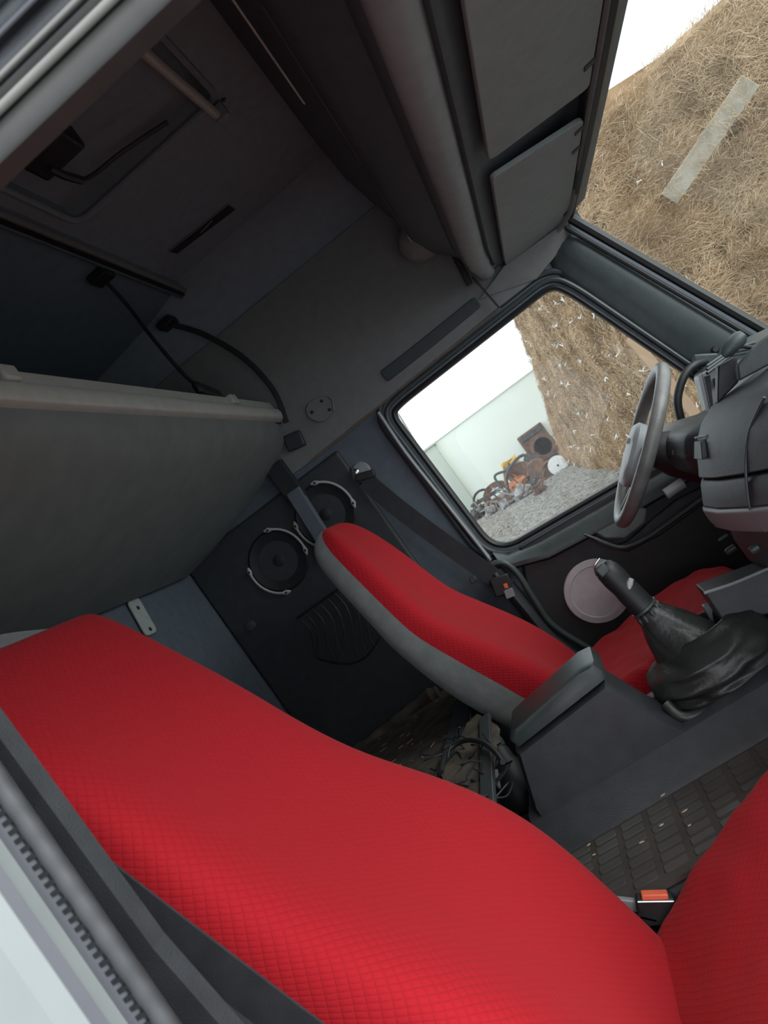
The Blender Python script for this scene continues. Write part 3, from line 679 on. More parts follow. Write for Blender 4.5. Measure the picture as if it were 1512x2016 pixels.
body = [(-0.375,0.215),(-0.155,0.235),(-0.10,0.14),(-0.055,0.088),(-0.055,0.06),(-0.36,0.06),(-0.40,0.075),(-0.405,0.15)]
body = [(-0.385,0.215),(-0.160,0.238),(-0.118,0.14),(-0.085,0.086),(-0.075,0.0),(-0.43,0.0),(-0.425,0.10)]
r0 = [Vector((x, yn, z)) for x, z in body]; 
def ringy(y, k):
    c = Vector((-0.27,y,0.12)); return [Vector((c.x+(x-c.x)*k, y, (c.z+(z-c.z)*k) if z > 0.05 else z)) for x, z in body]
MB().loft([ringy(yn,0.93), ringy(yn+0.012,0.985), ringy(yn+0.03,1.0), ringy(yf-0.03,1.0), ringy(yf-0.01,0.98), ringy(yf,0.93)]).build('box_body', DARK, cs)
# skirt running forward below the box
skp = [(-0.09,0.085),(-0.095,0.095),(0.10,0.095),(0.25,0.09),(0.25,0.085)]
sk = [[Vector((x,-0.128,0.0)),Vector((x,-0.122,0.012)),Vector((x,-0.116,0.083)),Vector((x,-0.100,0.092)),Vector((x,0.14,0.092)),Vector((x,0.16,0.08)),Vector((x,0.17,0.0))] for x in (-0.44,-0.3,0.0,0.3,0.8)]
MB().loft(sk).build('console_skirt', DARK, cs)
ld = [(-0.375,0.222),(-0.38,0.240),(-0.365,0.256),(-0.18,0.285),(-0.155,0.282),(-0.148,0.262),(-0.152,0.245)]
MB().loft([[Vector((-0.27+(x+0.27)*k, y, 0.25+(z-0.25)*k)) for x, z in ld] for y, k in ((-0.122,0.88),(-0.116,0.96),(-0.10,1.0),(0.0,1.0),(0.012,0.96),(0.016,0.88))]).build('lid', DARKG, cs)
# ================================================================== GEAR LEVER
gl = thing('gear_lever', (0.0,0.03,0.09), 'black gear lever with crumpled leather boot in front of the console', 'gear lever')
gy = 0.05
k0 = PY(gy,1190,1118); k1 = PY(gy,1268,1196); ax = (k1-k0).normalized(); Lk = (k1-k0).length
MB().lathe([(0.0,-0.010),(0.012,-0.010),(0.020,-0.004),(0.025,0.008),(0.0265,0.03),(0.025,0.055),(0.0265,0.075),(0.0265,Lk-0.012),(0.0275,Lk-0.004),(0.022,Lk)], k0, ax, 28).build('knob', BLACK, gl)
q = k0+ax*0.004
MB().obox(q+Vector((-0.006,-0.02,0.006)),ax*0.012,(0,0.006,0),ax.cross(Vector((0,1,0)))*0.012).build('selector_switch', DARKG, gl, bev=0.004)
MB().tube(catmull([k0+Vector((-0.022,-0.006,-0.004)),k0+Vector((-0.014,-0.012,0.016)),k0+Vector((0.004,-0.012,0.024))],6), 0.0022, 8).build('knob_trim', CHROME, gl)
q = PY(gy-0.02,1240,1148)
MB().tube([q+Vector((-0.012,0,-0.012)),q,q+Vector((0.008,0,0.006))],[0.004,0.007,0.005],10).build('thumb_lever', BRACK, gl)
MB().lathe([(0.022,0),(0.029,0.001),(0.030,0.006),(0.024,0.009)], k1-ax*0.004, ax, 28).build('collar', DARKG, gl)
MB().tube([k1+ax*0.002+Vector((0.006,-0.012,0.004)), k1+ax*0.018+Vector((0.008,-0.012,0.002))],0.006,8).build('loose_thread', ORANGE, gl)
# boot: stacked rings following a slumped path
bp_ = [(PY(gy,1272,1200),0.024,0.024,0),(PY(gy,1288,1212),0.034,0.034,.1),(PY(gy,1315,1236),0.054,0.052,.2),(PY(gy-.01,1348,1266),0.072,0.066,.35),(PY(gy-.015,1368,1292),0.076,0.070,.5),(PY(gy-.01,1384,1312),0.064,0.064,.8),(Vector((0.035,0.04,0.188)),0.066,0.062,1),(Vector((0.042,0.035,0.176)),0.100,0.080,1),(Vector((0.028,0.022,0.155)),0.132,0.105,1),(Vector((0.028,0.02,0.130)),0.138,0.112,1),(Vector((0.028,0.02,0.108)),0.142,0.114,1),(Vector((0.028,0.02,0.090)),0.136,0.108,1)]
rings = []; SEG = 72
K_ = 6; cen = catmull([p[0] for p in bp_], K_)
def lerp_(j, i, k): return bp_[i][j]*(1-k/K_)+bp_[i+1][j]*k/K_
par_ = [(lerp_(1,i,k), lerp_(2,i,k), lerp_(3,i,k)) for i in range(len(bp_)-1) for k in range(K_)]+[bp_[-1][1:]]
for i, (c_, (ru, rv, tb)) in enumerate(zip(cen, par_)):
    t = i/(len(cen)-1)
    nrm = (ax*(1-tb) + Vector((0,0,-1))*tb).normalized()
    u = nrm.cross(Vector((0,1,0))).normalized(); v = nrm.cross(u)
    ring = []
    for k in range(SEG):
        a = 2*math.pi*k/SEG; low = max(0, (t-0.45)/0.55)
        fo = 1 + 0.05*noise.noise(Vector((math.cos(a)*1.6, math.sin(a)*1.6, t*7))) + 0.10*low*noise.noise(Vector((math.cos(a)*2.2+5, math.sin(a)*2.2, t*16))) + 0.05*low*math.sin(t*46+math.sin(a*2+1)*2.2+a) - 0.05*(1-abs(math.sin(a*3+t*9+1)))**4*(1 if t < .5 else .4)
        zo = 0.010*low*noise.noise(Vector((math.cos(a)*2.5, math.sin(a)*2.5, t*4)))*(1 if t < .97 else 0)
        ring.append(c_ + (u*math.cos(a)*ru + v*math.sin(a)*rv)*fo + Vector((0,0,zo)))
    rings.append(ring)
MB().loft(rings, True, False).build('boot', BOOT, gl, sub=1)
# gathered top of the boot
gt = MB()
for k in range(9):
    a = 2*math.pi*k/9; u = ax.cross(Vector((0,1,0))).normalized(); v = ax.cross(u); d = u*math.cos(a)+v*math.sin(a)
    gt.tube(catmull([k1+d*0.018-ax*0.004, k1+d*0.026+ax*0.010, k1+d*0.027+ax*0.03, k1+d*0.034+ax*0.05],4), [0.003]*4+[0.007]*5+[0.005]*4, 6)
gt.build('gathered_collar', BOOT, gl, sub=1)
q = PY(gy-0.09,1345,1425)
MB().tube(catmull([PY(-0.06,1322,1415),PY(-0.08,1345,1424),PY(-0.085,1385,1412),PY(-0.085,1430,1392)],6), 0.011, 10).build('boot_hem', BOOTIN, gl)
MB().tube(catmull([PY(-0.07,1310,1385),PY(-0.088,1345,1412),PY(-0.092,1400,1398),PY(-0.092,1460,1365),PY(-0.09,1530,1325)],6), 0.011, 10).build('boot_piping', BOOT, gl)
# ================================================================== DASHBOARD
da = thing('dashboard', (0.5,0,0.15), 'dark curved centre dashboard with silver grey band at the right edge', 'dashboard')
def dash_loft(pr, cols):
    rings = []
    for y, dx, k in cols:
        cz = 0.36
        rings.append([Vector((x+(dx if x < 0.7 else 0), y, cz+(z-cz)*k)) for x, z in pr])
    return MB().loft(rings)
cols = [(0.165,0.07,0.97),(0.158,0.04,0.985),(0.145,0.018,0.995),(0.125,0.004,1.0),(0.10,0.0,1.0),(0.0,0.008,1.0),(-0.12,0.03,1.0),(-0.25,0.06,1.0),(-0.45,0.12,1.0),(-0.8,0.18,1.0)]
dash_loft([(0.325,0.532),(0.290,0.515),(0.262,0.490),(0.245,0.465),(0.228,0.435),(0.222,0.425),(0.92,0.425),(0.92,0.50),(0.5,0.54)], cols).build('upper_panel', DARK, da, bev=0.004)
dash_loft([(0.225,0.419),(0.216,0.41),(0.203,0.385),(0.196,0.372),(0.9,0.372),(0.9,0.419)], cols).build('middle_panel', DARK, da, bev=0.003)
dash_loft([(0.196,0.371),(0.190,0.366),(0.189,0.345),(0.192,0.322),(0.20,0.316),(0.9,0.316),(0.9,0.371)], cols).build('silver_band', SILVER, da, bev=0.003)
dash_loft([(0.215,0.316),(0.206,0.28),(0.206,0.23),(0.225,0.19),(0.25,0.18),(0.9,0.18),(0.9,0.316)], cols).build('lower_panel', DARK, da, bev=0.004)
# recessed pocket on the upper panel corner
P = [PY(0.10,*p) for p in ((1374,868),(1376,896),(1420,884),(1408,858))]
xs = [Vector((0.0,0,0))]*4
MB().prism([Vector((0.258 if i in (0,3) else 0.238, 0,0))+Vector((0,y,z)) for i,(y,z) in enumerate(((0.112,0.493),(0.112,0.464),(0.03,0.464),(0.045,0.493)))], (0.02,0,0)).build('pocket', BLACK, da, bev=0.002)
MB().loop_tube([Vector((0.266,0.118,0.498)),Vector((0.245,0.118,0.460)),Vector((0.253,0.024,0.459)),Vector((0.274,0.041,0.498))], 0.0025, 6, axis=(1,0,0)).build('pocket_rim', DARKG, da)
# vertical seam bead
MB().tube(catmull([(0.345,-0.20,0.525),(0.305,-0.165,0.49),(0.274,-0.15,0.45),(0.244,-0.145,0.40),(0.228,-0.14,0.36),(0.228,-0.135,0.32)],5), 0.0028, 8).build('panel_bead', DARKG, da)
# knobs on the lower panel
for (px_, py_, s_) in ((1440,1082,0.009),(1425,1058,0.004),(1490,1078,0.009)):
    q = PX(0.205+0.012, px_, py_)
    MB().lathe([(s_,0.01),(s_,-0.008),(s_*0.7,-0.014),(0,-0.014)], q, (1,0,0), 16).build('control_knob', DARKG, da)
# driver-side dash and vents
dd = thing('instrument_panel', (0.6,0.6,0.1), 'black instrument cluster housing behind the steering wheel', 'instrument panel')
rg = []
for y, k in ((0.30,0.75),(0.34,0.95),(0.42,1.0),(0.78,1.0),(0.86,0.95),(0.90,0.75)):
    rg.append([Vector((0.42+(x-0.42)*k, y, 0.42+(z-0.42)*k)) for x, z in ((0.245,0.41),(0.245,0.455),(0.275,0.492),(0.33,0.500),(0.42,0.470),(0.60,0.45),(0.60,0.30),(0.33,0.30))])
MB().loft(rg).build('cluster_hood', DARK, dd, bev=0.012)
MB().box((0.42,0.20,0.0),(0.95,1.0,0.42)).build('lower_fascia', DARK, dd, bev=0.03)
MB().prism([(0.45,0.17,0.42),(0.50,0.17,0.56),(0.62,0.17,0.575),(0.95,0.17,0.50),(0.95,0.17,0.40)], (0,0.84,0)).build('dash_top', DARKG, dd, bev=0.015)
MB().lathe([(0.0,0),(0.014,0.0),(0.014,0.05),(0.0,0.052)], PY(0.42,1345,950), (-1,0.0,0.0), 14).build('ignition_barrel', SILVER, dd)
MB().tube([PY(0.5,1346,915), PY(0.40,1362,888), PY(0.40,1375,885)], 0.007, 8).build('stalk_switch', BLACK, dd)
# side vent housing at the edge of the dash top
vh = thing('dash_vent', (0.40,0.22,0.5), 'grey framed upright air vent on top of the dash edge', 'air vent')
P = [PY(0.22,*p) for p in ((1381,735),(1398,812),(1416,800),(1412,720))]
MB().prism(P, (0,0.04,0)).build('vent_frame', SILVER, vh, bev=0.003)
MB().prism([PY(0.21,*p) for p in ((1386,742),(1399,802),(1404,798),(1398,738))], (0,0.012,0)).build('vent_opening', BLACK, vh, smooth=False)
MB().prism([PY(0.21,*p) for p in ((1405,745),(1408,760),(1414,758),(1411,743))], (0,0.012,0)).build('vent_slider', BLACK, vh, smooth=False)
for k in range(3):
    MB().tube([PY(0.16+k*.01,1392,735-k*7), PY(0.2,1440,700-k*6), PY(0.3,1490,690-k*8)], 0.004, 6).build('vent_louvre', DARKG, vh)
ph = thing('dash_holder', (0.42,0.08,0.55), 'black wedge shaped holder bracket standing on the dash top', 'holder')
MB().prism([PY(0.10,*p) for p in ((1414,720),(1413,795),(1455,752),(1452,700))], (0,0.03,0)).build('holder_plate', BLACK, ph, bev=0.004)
MB().lathe([(0.0,0),(0.008,0),(0.014,0.012),(0.016,0.045),(0.010,0.055),(0,0.056)], PY(0.08,1424,700), (0.9,0.0,0.2), 16).build('holder_clamp', DARKG, ph)
MB().prism([PY(0.04,*p) for p in ((1452,720),(1456,750),(1540,705),(1540,640),(1500,668))], (0,0.03,0)).build('holder_base', DARK, ph, bev=0.004)
MB().lathe([(0.0,0),(0.008,0),(0.008,0.01),(0,0.011)], PY(0.08,1500,685), (0,-1,0.0), 14).build('holder_screw', BLACK, ph)
MB().tube(catmull([PY(0.10,1430,690),PY(0.12,1455,682),PY(0.12,1480,685),PY(0.10,1495,695)],5), 0.0045, 8).build('cable', BLACK, ph)
# lower tray under the dash (upper edge pale)
tr = thing('lower_dash_tray', (0.2,0.0,0.2), 'dark tray panel with pale upper edge sticking out under the dashboard', 'tray')
P = [PY(0.0,*p) for p in ((1388,1168),(1426,1228),(1560,1200),(1560,1105))]
MB().prism(P, (0,0.10,0)).build('tray_panel', DARK, tr, bev=0.004)
MB().tube(catmull([PY(-0.004,*p) for p in ((1386,1168),(1440,1150),(1500,1125),(1560,1100))],5), 0.0035, 8).build('tray_edge', SILVER, tr)
MB().prism([PY(0.08,*p) for p in ((1385,1195),(1405,1235),(1436,1245),(1430,1215),(1408,1188))], (0,0.03,0)).build('tray_foot', SILVER, tr, bev=0.004)
sp = MB().prism([PY(0.09,*p) for p in ((1430,1240),(1448,1230),(1462,1262),(1440,1275))], (0,0.03,0)).build('loose_clip', SILVER, bev=0.005)
tag(sp, 'small worn grey clip standing between gear boot and tray', 'clip')
# ================================================================== STEERING WHEEL
sw = thing('steering_wheel', PY(0.6,1262,878), 'grey worn steering wheel seen almost edge on in front of the window', 'steering wheel')
wc = PY(0.6,1262,878); n_ = Vector((-0.66,0.02,0.75)).normalized(); a1 = Vector((0.75,0,0.66)).normalized(); a2 = n_.cross(a1).normalized()
Rw = 0.208
rp_ = [wc+(a1*math.cos(t)+a2*math.sin(t))*Rw for t in [2*math.pi*k/72 for k in range(72)]]
MB().loop_tube(rp_, 0.0185, 14, axis=n_).build('rim', WHEELM, sw)
pd_ = []
hub = []
for s_, off, k in ((0.0,-0.03,0.72),(0.1,-0.01,0.98),(0.2,0.008,1.0),(0.3,0.018,0.9),(0.4,0.022,0.6)):
    ring = []
    for t in [2*math.pi*j/32 for j in range(32)]:
        c1, s1 = math.cos(t), math.sin(t)
        sg = lambda v, e: math.copysign(abs(v)**e, v)
        ring.append(wc+n_*(off+0.012)+a1*(sg(c1,.7)*0.088*k-0.028)+a2*sg(s1,.7)*0.085*k)
    hub.append(ring)
pad = MB().loft(hub).build('airbag_pad', PADM, sw)
for (da_, db_) in ((0.35,0.6),(-0.35,0.6),(-0.95,0.0)):
    pass
for d in (a2, -a2, (-a1*0.9+a2*0.35), (-a1*0.9-a2*0.35)):
    d = d.normalized()
    MB().tube([wc+d*0.06-n_*0.006, wc+d*0.12-n_*0.012, wc+d*(Rw-0.006)], [0.024,0.017,0.011], 10, flat=0.5).build('spoke', WHEELM, sw)
# raised lettering on the pad
cu_ = bpy.data.curves.new('txt', 'FONT'); cu_.body = 'VOLVO'; cu_.size = 0.024; cu_.extrude = 0.0008; cu_.align_x = 'CENTER'; cu_.align_y = 'CENTER'
to = bpy.data.objects.new('txt', cu_); C.objects.link(to); bpy.context.view_layer.update()
dg = bpy.context.evaluated_depsgraph_get(); tme = bpy.data.meshes.new_from_object(to.evaluated_get(dg)); bpy.data.objects.remove(to)
loc = wc + n_*0.0345 + a1*0.005 - sw.location
M_ = Matrix((-a2, a1, n_)).transposed().to_4x4(); M_.translation = loc
tme.transform(M_); tme.name = 'lettering'; lo = link('lettering', tme, DARKG, pad, smooth=False)
# column
cl_ = thing('steering_column', wc-n_*0.2, 'black steering column shroud under the steering wheel', 'steering column')
MB().tube([wc-n_*0.03, wc-n_*0.09, wc-n_*0.18, wc-n_*0.40], [0.045,0.062,0.065,0.055], 20).build('shroud', BLACK, cl_)
MB().tube([wc-n_*0.08-a2*0.05, wc-n_*0.07-a2*0.12, wc-n_*0.065-a2*0.17], [0.007,0.006,0.009], 10).build('stalk', BLACK, cl_)
# grab handle on the pillar
gh = thing('grab_handle', PY(0.97,1360,720), 'black curved grab handle at the foot of the windscreen pillar', 'grab handle')
MB().tube(catmull([PY(0.985,1392,712),PY(0.95,1368,718),PY(0.935,1346,742),PY(0.93,1334,785),PY(0.93,1340,825),PY(0.94,1352,862),PY(0.98,1362,885)],6), 0.013, 14).build('handle_bar', BLACK, gh)
MB().obox(PY(0.99,1388,712),(0.03,0,-0.02),(0,0.02,0),(0.012,0,0.02)).build('mount', DARKG, gh, bev=0.006)

# ================================================================== DRIVER DOOR
dr = MB().prism([Vector((x,1.02,z)) for x, z in ((-0.31,-0.40),(-0.31,0.30),(-0.25,0.425),(0.10,0.40),(0.52,0.38),(0.90,0.36),(0.90,-0.40))], (0,0.045,0)).build('door_1', BLACK, bev=0.01)
dr['kind'] = 'structure'
# window sill moulding
rs_ = []
for (ux,uy),(lx_,ly_) in (((968,1084),(985,1108)),((1000,1090),(1012,1116)),((1060,1062),(1080,1098)),((1206,978),(1228,1020)),((1300,924),(1322,965)),((1400,868),(1420,905))):
    A_, B_ = PY(1.035,ux,uy), PY(0.985,lx_,ly_)
    rs_.append([A_, A_+(B_-A_)*0.3+Vector((0,-0.016,0.004)), A_+(B_-A_)*0.75+Vector((0,-0.014,0.002)), B_, B_+Vector((0,0.03,-0.012)), A_+Vector((0,0.03,0))])
MB().loft(rs_).build('door_sill', DARKG, dr)
hp = MB().prism([PY(0.985,*p) for p in ((1165,1045),(1190,1062),(1232,1062),(1272,1030),(1275,1003),(1255,992),(1205,1025))], (0,0.03,0)).build('pull_handle', mat('handle_grey_green', (0.14,0.165,0.16), 0.4), dr, bev=0.008)
P = catmull([PY(0.965,*p) for p in ((1150,1052),(1170,1060),(1192,1070),(1228,1078),(1275,1058),(1330,1020),(1400,970))],6)
MB().tube(P, [0.004+0.006*min(1,i/10) for i in range(len(P))], 12, flat=0.8).build('armrest', DARKG, dr)
MB().prism([PY(1.0,*p) for p in ((1200,1078),(1235,1088),(1300,1055),(1390,990),(1420,1000),(1420,940),(1330,985),(1270,1035),(1235,1066))], (0,0.03,0)).build('armrest_panel', DARK, dr, bev=0.006)
q = PY(1.01,1175,1163)
spk = MB().lathe([(0.0,0.0),(0.104,0.0),(0.107,0.006),(0.104,0.013),(0.085,0.016),(0.083,0.013),(0.05,0.015),(0.0,0.016)], q, (0,-1,0), 48).build('speaker_grille', SPK, dr)
spk['label'] = 'mauve grey round speaker grille'
# sill between B pillar and seat
# ================================================================== LEFT REAR WALL ITEMS
def wall_speaker(c, R, label):
    t = thing('wall_speaker', c, label, 'speaker', 'black round wall speakers')
    MB().lathe([(0,0),(R,0),(R,0.012),(R*0.93,0.018),(R*0.80,0.014),(R*0.35,0.003),(R*0.2,0.010),(0,0.012)], c, (0,-1,0), 40).build('speaker_cone', BLACK, t)
    for s_ in (-1, 1):
        base = math.radians(205) if s_ < 0 else math.radians(25)
        base += math.radians(3)
        P = [c+Vector((math.cos(a)*R*1.02*0.97, -0.024, math.sin(a)*R*1.02)) for a in [base+math.radians(-50+100*k/12) for k in range(13)]]
        rr_ = [0.003 if k in (0,12) else (0.009 if k in (1,11) else 0.0042) for k in range(13)]
        b_ = MB().tube(P, rr_, 8, flat=0.5, up=(0,1,0)).build('bracket', BRACK, t)
        for k in (1, 11):
            sub(MB().lathe([(0.0045,0),(0.0035,0.003),(0,0.003)], P[k]+Vector((0,-0.006,0)), (0,-1,0), 10), 'screw', BLACK, b_)
    return t
wall_speaker(PY(1.04,550,1103), 0.112, 'round black wall speaker with two pale brackets, the one left of the seat top')
wall_speaker(PY(1.04,642,1012), 0.112, 'round black wall speaker partly hidden behind the far seat top')
struct(MB().prism([(-1.265,1.03,1.05),(-1.265,1.03,-0.4),(-0.56,1.03,-0.4),(-0.56,1.03,1.05)], (0,0.025,0)), 'trim_26', DARK, smooth=False, bev=0.01)
# cargo net pocket on the left wall
cn = MB()
def npt(u, v): # u along x 0..1, v down 0..1
    return Vector((-1.02+0.30*u+0.02*math.sin(v*5), 1.0-0.05*math.sin(u*math.pi)*v, 0.66-0.16*v-0.02*math.sin(u*3.1)*4*(v)-0.10*u*0))
for i in range(10):
    cn.tube([npt(max(0,min(1,i/9+0.10*v)), v) for v in [k/8 for k in range(9)]], 0.0014, 5)
    cn.tube([npt(max(0,min(1,i/9-0.10*v)), v) for v in [k/8 for k in range(9)]], 0.0022, 5)
cn.tube([npt(k/12,0) for k in range(13)], 0.005, 6).tube([npt(k/12,1) for k in range(13)], 0.004, 6)
o = cn.build('cargo_net', BLACK); tag(o, 'sagging black cargo net on the dark wall left of the far seat', 'net')
# coat hook bracket on back wall
hk = thing('wall_bracket', PX(-1.262,275,1215), 'short pale metal bracket with two screws on the back wall', 'bracket')
a, b = PX(-1.262,258,1180), PX(-1.262,294,1243)
d = (b-a).normalized(); s_ = Vector((0,1,0))
P = roundloop([a+s_*0.035, a-s_*0.035, b-s_*0.035+d*0.012, b+s_*0.035+d*0.012], 0.02, 4)
MB().prism(P, (0.006,0,0)).build('bracket_plate', BRACK, hk, bev=0.001)
for q in (a+d*0.035, b-d*0.004):
    MB().lathe([(0.007,0),(0.005,0.003),(0,0.003)], q+Vector((0.006,0,0)), (1,0,0), 10).build('screw', BLACK, hk)
q = PX(-1.262,494,1232)
o = MB().lathe([(0.02,0),(0.016,0.01),(0,0.012)], PY(1.0,494,1232), (0,-1,0), 16).build('wall_button', DARKG); tag(o, 'small grey round button on the rear corner wall', 'button')

# ================================================================== OUTSIDE
def gz(x, y): return -1.30+0.045*(y+1.65)-0.065*x
gm = MB(); N = 60
vs = []; fs = []
xs = [-14+28*i/N for i in range(N+1)]; ys = [-6+34*j/N for j in range(N+1)]
for y in ys:
    for x in xs: vs.append((x, y, gz(x, y)+0.02*noise.noise(Vector((x*1.3,y*1.3,0)))))
for j in range(N):
    for i in range(N): k = j*(N+1)+i; fs.append((k,k+1,k+N+2,k+N+1))
gm.add(vs, fs); g = struct(gm, 'ground', GRAVEL)
st = MB()
for i in range(14000):
    x = random.uniform(-4.5,2.5); y = random.uniform(7,20); s_ = random.uniform(.010,.028); c_ = Vector((x,y,gz(x,y)+0.01))
    V = [c_+Vector((random.uniform(-1,1),random.uniform(-1,1),random.uniform(0,1)))*s_ for _ in range(4)]
    st.add(V, [(0,1,2),(0,3,1),(1,3,2),(2,3,0)])
o = st.build('gravel_stones', GRAVEL, None, smooth=False); tag(o, 'loose grey stones strewn over the gravel yard', 'gravel', kind='stuff')
def GP(px, py, lift=0):
    r = ray(px, py)
    # intersect with z = gz(x,y)
    t = (-1.30+0.045*(CAM.y+1.65)-0.065*CAM.x-CAM.z)/(r.z-0.045*r.y+0.065*r.x); p = CAM+r*t; p.z += lift; return p
# building
DW = 21.8
bl = thing('farm_building', (-2,DW,gz(-2,DW)), 'long pale green white rendered wall across the yard', 'building')
zt0 = PY(DW,855,872).z; zt1 = PY(DW,1035,748).z
MB().prism([(-12,DW,-3),(6,DW,-3),(6,DW,zt0),(-12,DW,zt0)], (0,0.4,0)).build('rendered_wall', WHITEW, bl, smooth=False)
xa, xb = PY(DW,831,890).x, PY(DW,867,892).x
MB().box((xa,DW-0.25,-3),(xb,DW,PY(DW-0.25,845,882).z)).build('pilaster', PILAST, bl, smooth=False)
MB().box((xa-0.06,DW-0.30,PY(DW-0.25,845,882).z),(xb+0.06,DW+0.1,PY(DW-0.25,845,882).z+0.05)).build('pilaster_cap', PILAST, bl, smooth=False)
MB().box((-12,DW-0.04,zt0),(6,DW+0.44,zt0+0.03)).build('wall_coping', WHITEW, bl, smooth=False)
pl = MB().tube([PY(DW-0.1,829,888), PY(DW-0.1,775,800)], 0.03, 8).build('pole', SCRAPG); tag(pl, 'thin upright pole standing above the pale wall pilaster', 'pole')
# straw stacks
def stack(name, label, base, tops, back, strands, slen, wdt, xr, seed, tw, skew=0, tws=1.0):
    """base: list of (x,y) plan points of the visible face; tops: heights"""
    random.seed(seed)
    t = thing(name, (base[0][0],base[0][1],gz(*base[0])), label, 'straw stack')
    nu, nv = 90, 46
    L = [0]
    for i in range(1,len(base)): L.append(L[-1]+math.dist(base[i],base[i-1]))
    def at(u):
        s = u*L[-1]
        for i in range(1,len(base)):
            if s <= L[i]+1e-9:
                k = (s-L[i-1])/(L[i]-L[i-1]); x = base[i-1][0]*(1-k)+base[i][0]*k; y = base[i-1][1]*(1-k)+base[i][1]*k
                d = Vector((base[i][0]-base[i-1][0], base[i][1]-base[i-1][1],0)).normalized(); n = Vector((d.y,-d.x,0))
                if n.y > 0: n = -n
                return x, y, n, tops[i-1]*(1-k)+tops[i]*k
    lean = 0.10
    def pt(u, v, disp=True):
        x, y, n, h = at(min(1,max(0,u))); z0 = gz(x,y)-0.1
        z = z0+(h-z0)*v
        d = 0
        if disp:
            q = Vector((x*1.1,y*1.1,z*1.1))
            course = abs(math.sin((z-z0)*math.pi/0.55)); brick = abs(math.sin((u*L[-1]+(0.6 if int((z-z0)/0.55)%2 else 0))*math.pi/1.2))
            d = 0.12*noise.noise(q*1.2)+0.05*noise.noise(q*5)+0.035*noise.noise(q*13) - 0.05*(1-min(1,course*4)) - 0.03*(1-min(1,brick*5))
        p = Vector((x,y,z)) + n*d; p -= n*(lean*(z-z0)*0.35)
        p.x += skew*(z-z0)*max(0,1-u*1.6)
        if v > 0.985: p -= n*0.15
        return p, n
    rows = [[pt(i/nu, j/nv)[0] for i in range(nu+1)] for j in range(nv+1)]
    bx, by = back
    top = [[p+Vector((bx,by,random.uniform(-.02,.08))) for p in rows[-1]]]
    bot = [[Vector((p.x,p.y,p.z-4)) for p in top[0]]]
    mb = MB().loft(rows+top+bot, False, False)
    # close the side ends
    for e in (0, nu):
        col = [r[e] for r in rows]+[top[0][e], bot[0][e]]
        mb.add(col, [tuple(range(len(col)))])
    mb.build('straw_body', STRAWM, t)
    for mm, cnt, nm in ((STRAND, strands, 'loose_straw'), (STRANDL, strands//4, 'bright_straw')):
        s = MB()
        for i in range(cnt):
            u = random.uniform(*xr); v = random.random()**0.9
            p, n = pt(u, v); tt = Vector((-n.y, n.x, 0)); 
            a = random.gauss(0.2,0.8); d = (tt*math.cos(a)+Vector((0,0,1))*math.sin(a)+n*random.uniform(-.25,.35)).normalized()
            l = slen*random.uniform(.4,1.3); w_ = wdt*random.uniform(.6,1.2); sd = d.cross(n).normalized()*w_
            bend = (Vector((0,0,-1))*random.uniform(0,.3)+sd.normalized()*random.uniform(-.3,.3))*l
            p = p+n*0.015; q1 = p+d*l*.5+n*0.012+bend*.1; q2 = p+d*l+bend*.5
            k = len(s.v)
            s.v += [p-sd/2,p+sd/2,q1-sd/2,q1+sd/2,q2-sd/3,q2+sd/3]; s.f += [(k,k+1,k+3,k+2),(k+2,k+3,k+5,k+4)]
        o = s.build(nm, mm, t, smooth=False); o['kind'] = 'stuff'
    if tw:
        s = MB()
        for i in range(tw):
            u = random.uniform(*xr); v = (int(random.random()*16)+0.5)/16
            p, n = pt(u, v); p += n*0.05
            for k in range(3):
                q_ = p+Vector((random.uniform(-1,1),random.uniform(-1,1),random.uniform(-1,1)))*0.055*tws
                s.tube([p,q_], 0.009*tws, 4)
        o = s.build('white_twine', TWINE, t, smooth=False); o['kind'] = 'stuff'
    return t
stack('straw_stack', 'tall far straw stack with white twine ends beside the pale wall', [(0.2,19.0),(0.42,16.8),(1.15,10.5),(1.75,7.2)], [6.2,6.0,4.2,3.2], (3.5,1.5), 42000, 0.16, 0.008, (0,1), 3, 120, 0.27)
stack('straw_stack', 'near straw stack filling the windscreen view', [(0.95,3.85),(1.6,3.55),(2.3,3.2),(3.3,2.9),(5.0,2.9)], [2.12,2.12,2.10,2.08,2.0], (0.5,2.2), 60000, 0.085, 0.0022, (0,0.62), 5, 16, 0, 0.35)
random.seed(11)
# plank and board at the stacks
pk = MB().bar(PY(3.53,1318,392), PY(3.27,1478,158), 0.115, 0.03, (0,1,0)).build('weathered_plank', WOOD, bev=0.004)
tag(pk, 'grey weathered plank stuck in the near straw stack', 'plank')
A_, B_ = PY(3.50,1318,392), PY(3.24,1478,158); cs_ = MB(); W_ = Vector((0,0,1))
for i in range(230):
    k_ = random.random(); e_ = random.choice((-1,1))*(random.random()**.45)*0.062
    dd_ = (B_-A_).normalized(); nn_ = dd_.cross(Vector((0,-1,0))).normalized()
    p = A_+(B_-A_)*k_+nn_*e_+Vector((0,-0.002,0)); a = random.uniform(0,6.28); l = random.uniform(.015,.06)
    d = (dd_*math.cos(a)+nn_*math.sin(a)); w2 = d.cross(Vector((0,-1,0)))*0.0011; k = len(cs_.v)
    q1 = p+d*l*.5+Vector((0,-0.006,0)); q2 = p+d*l+nn_*random.uniform(-.008,.008)
    cs_.v += [p-w2,p+w2,q1-w2,q1+w2,q2-w2,q2+w2]; cs_.f += [(k,k+1,k+3,k+2),(k+2,k+3,k+5,k+4)]
o = cs_.build('clinging_straw', STRAND, None, smooth=False); o.parent = pk; o['kind'] = 'stuff'
pk = MB().bar(PY(3.50,1240,664), PY(3.40,1402,856), 0.065, 0.03, (0,1,0)).build('tan_board', POSTM, bev=0.004)
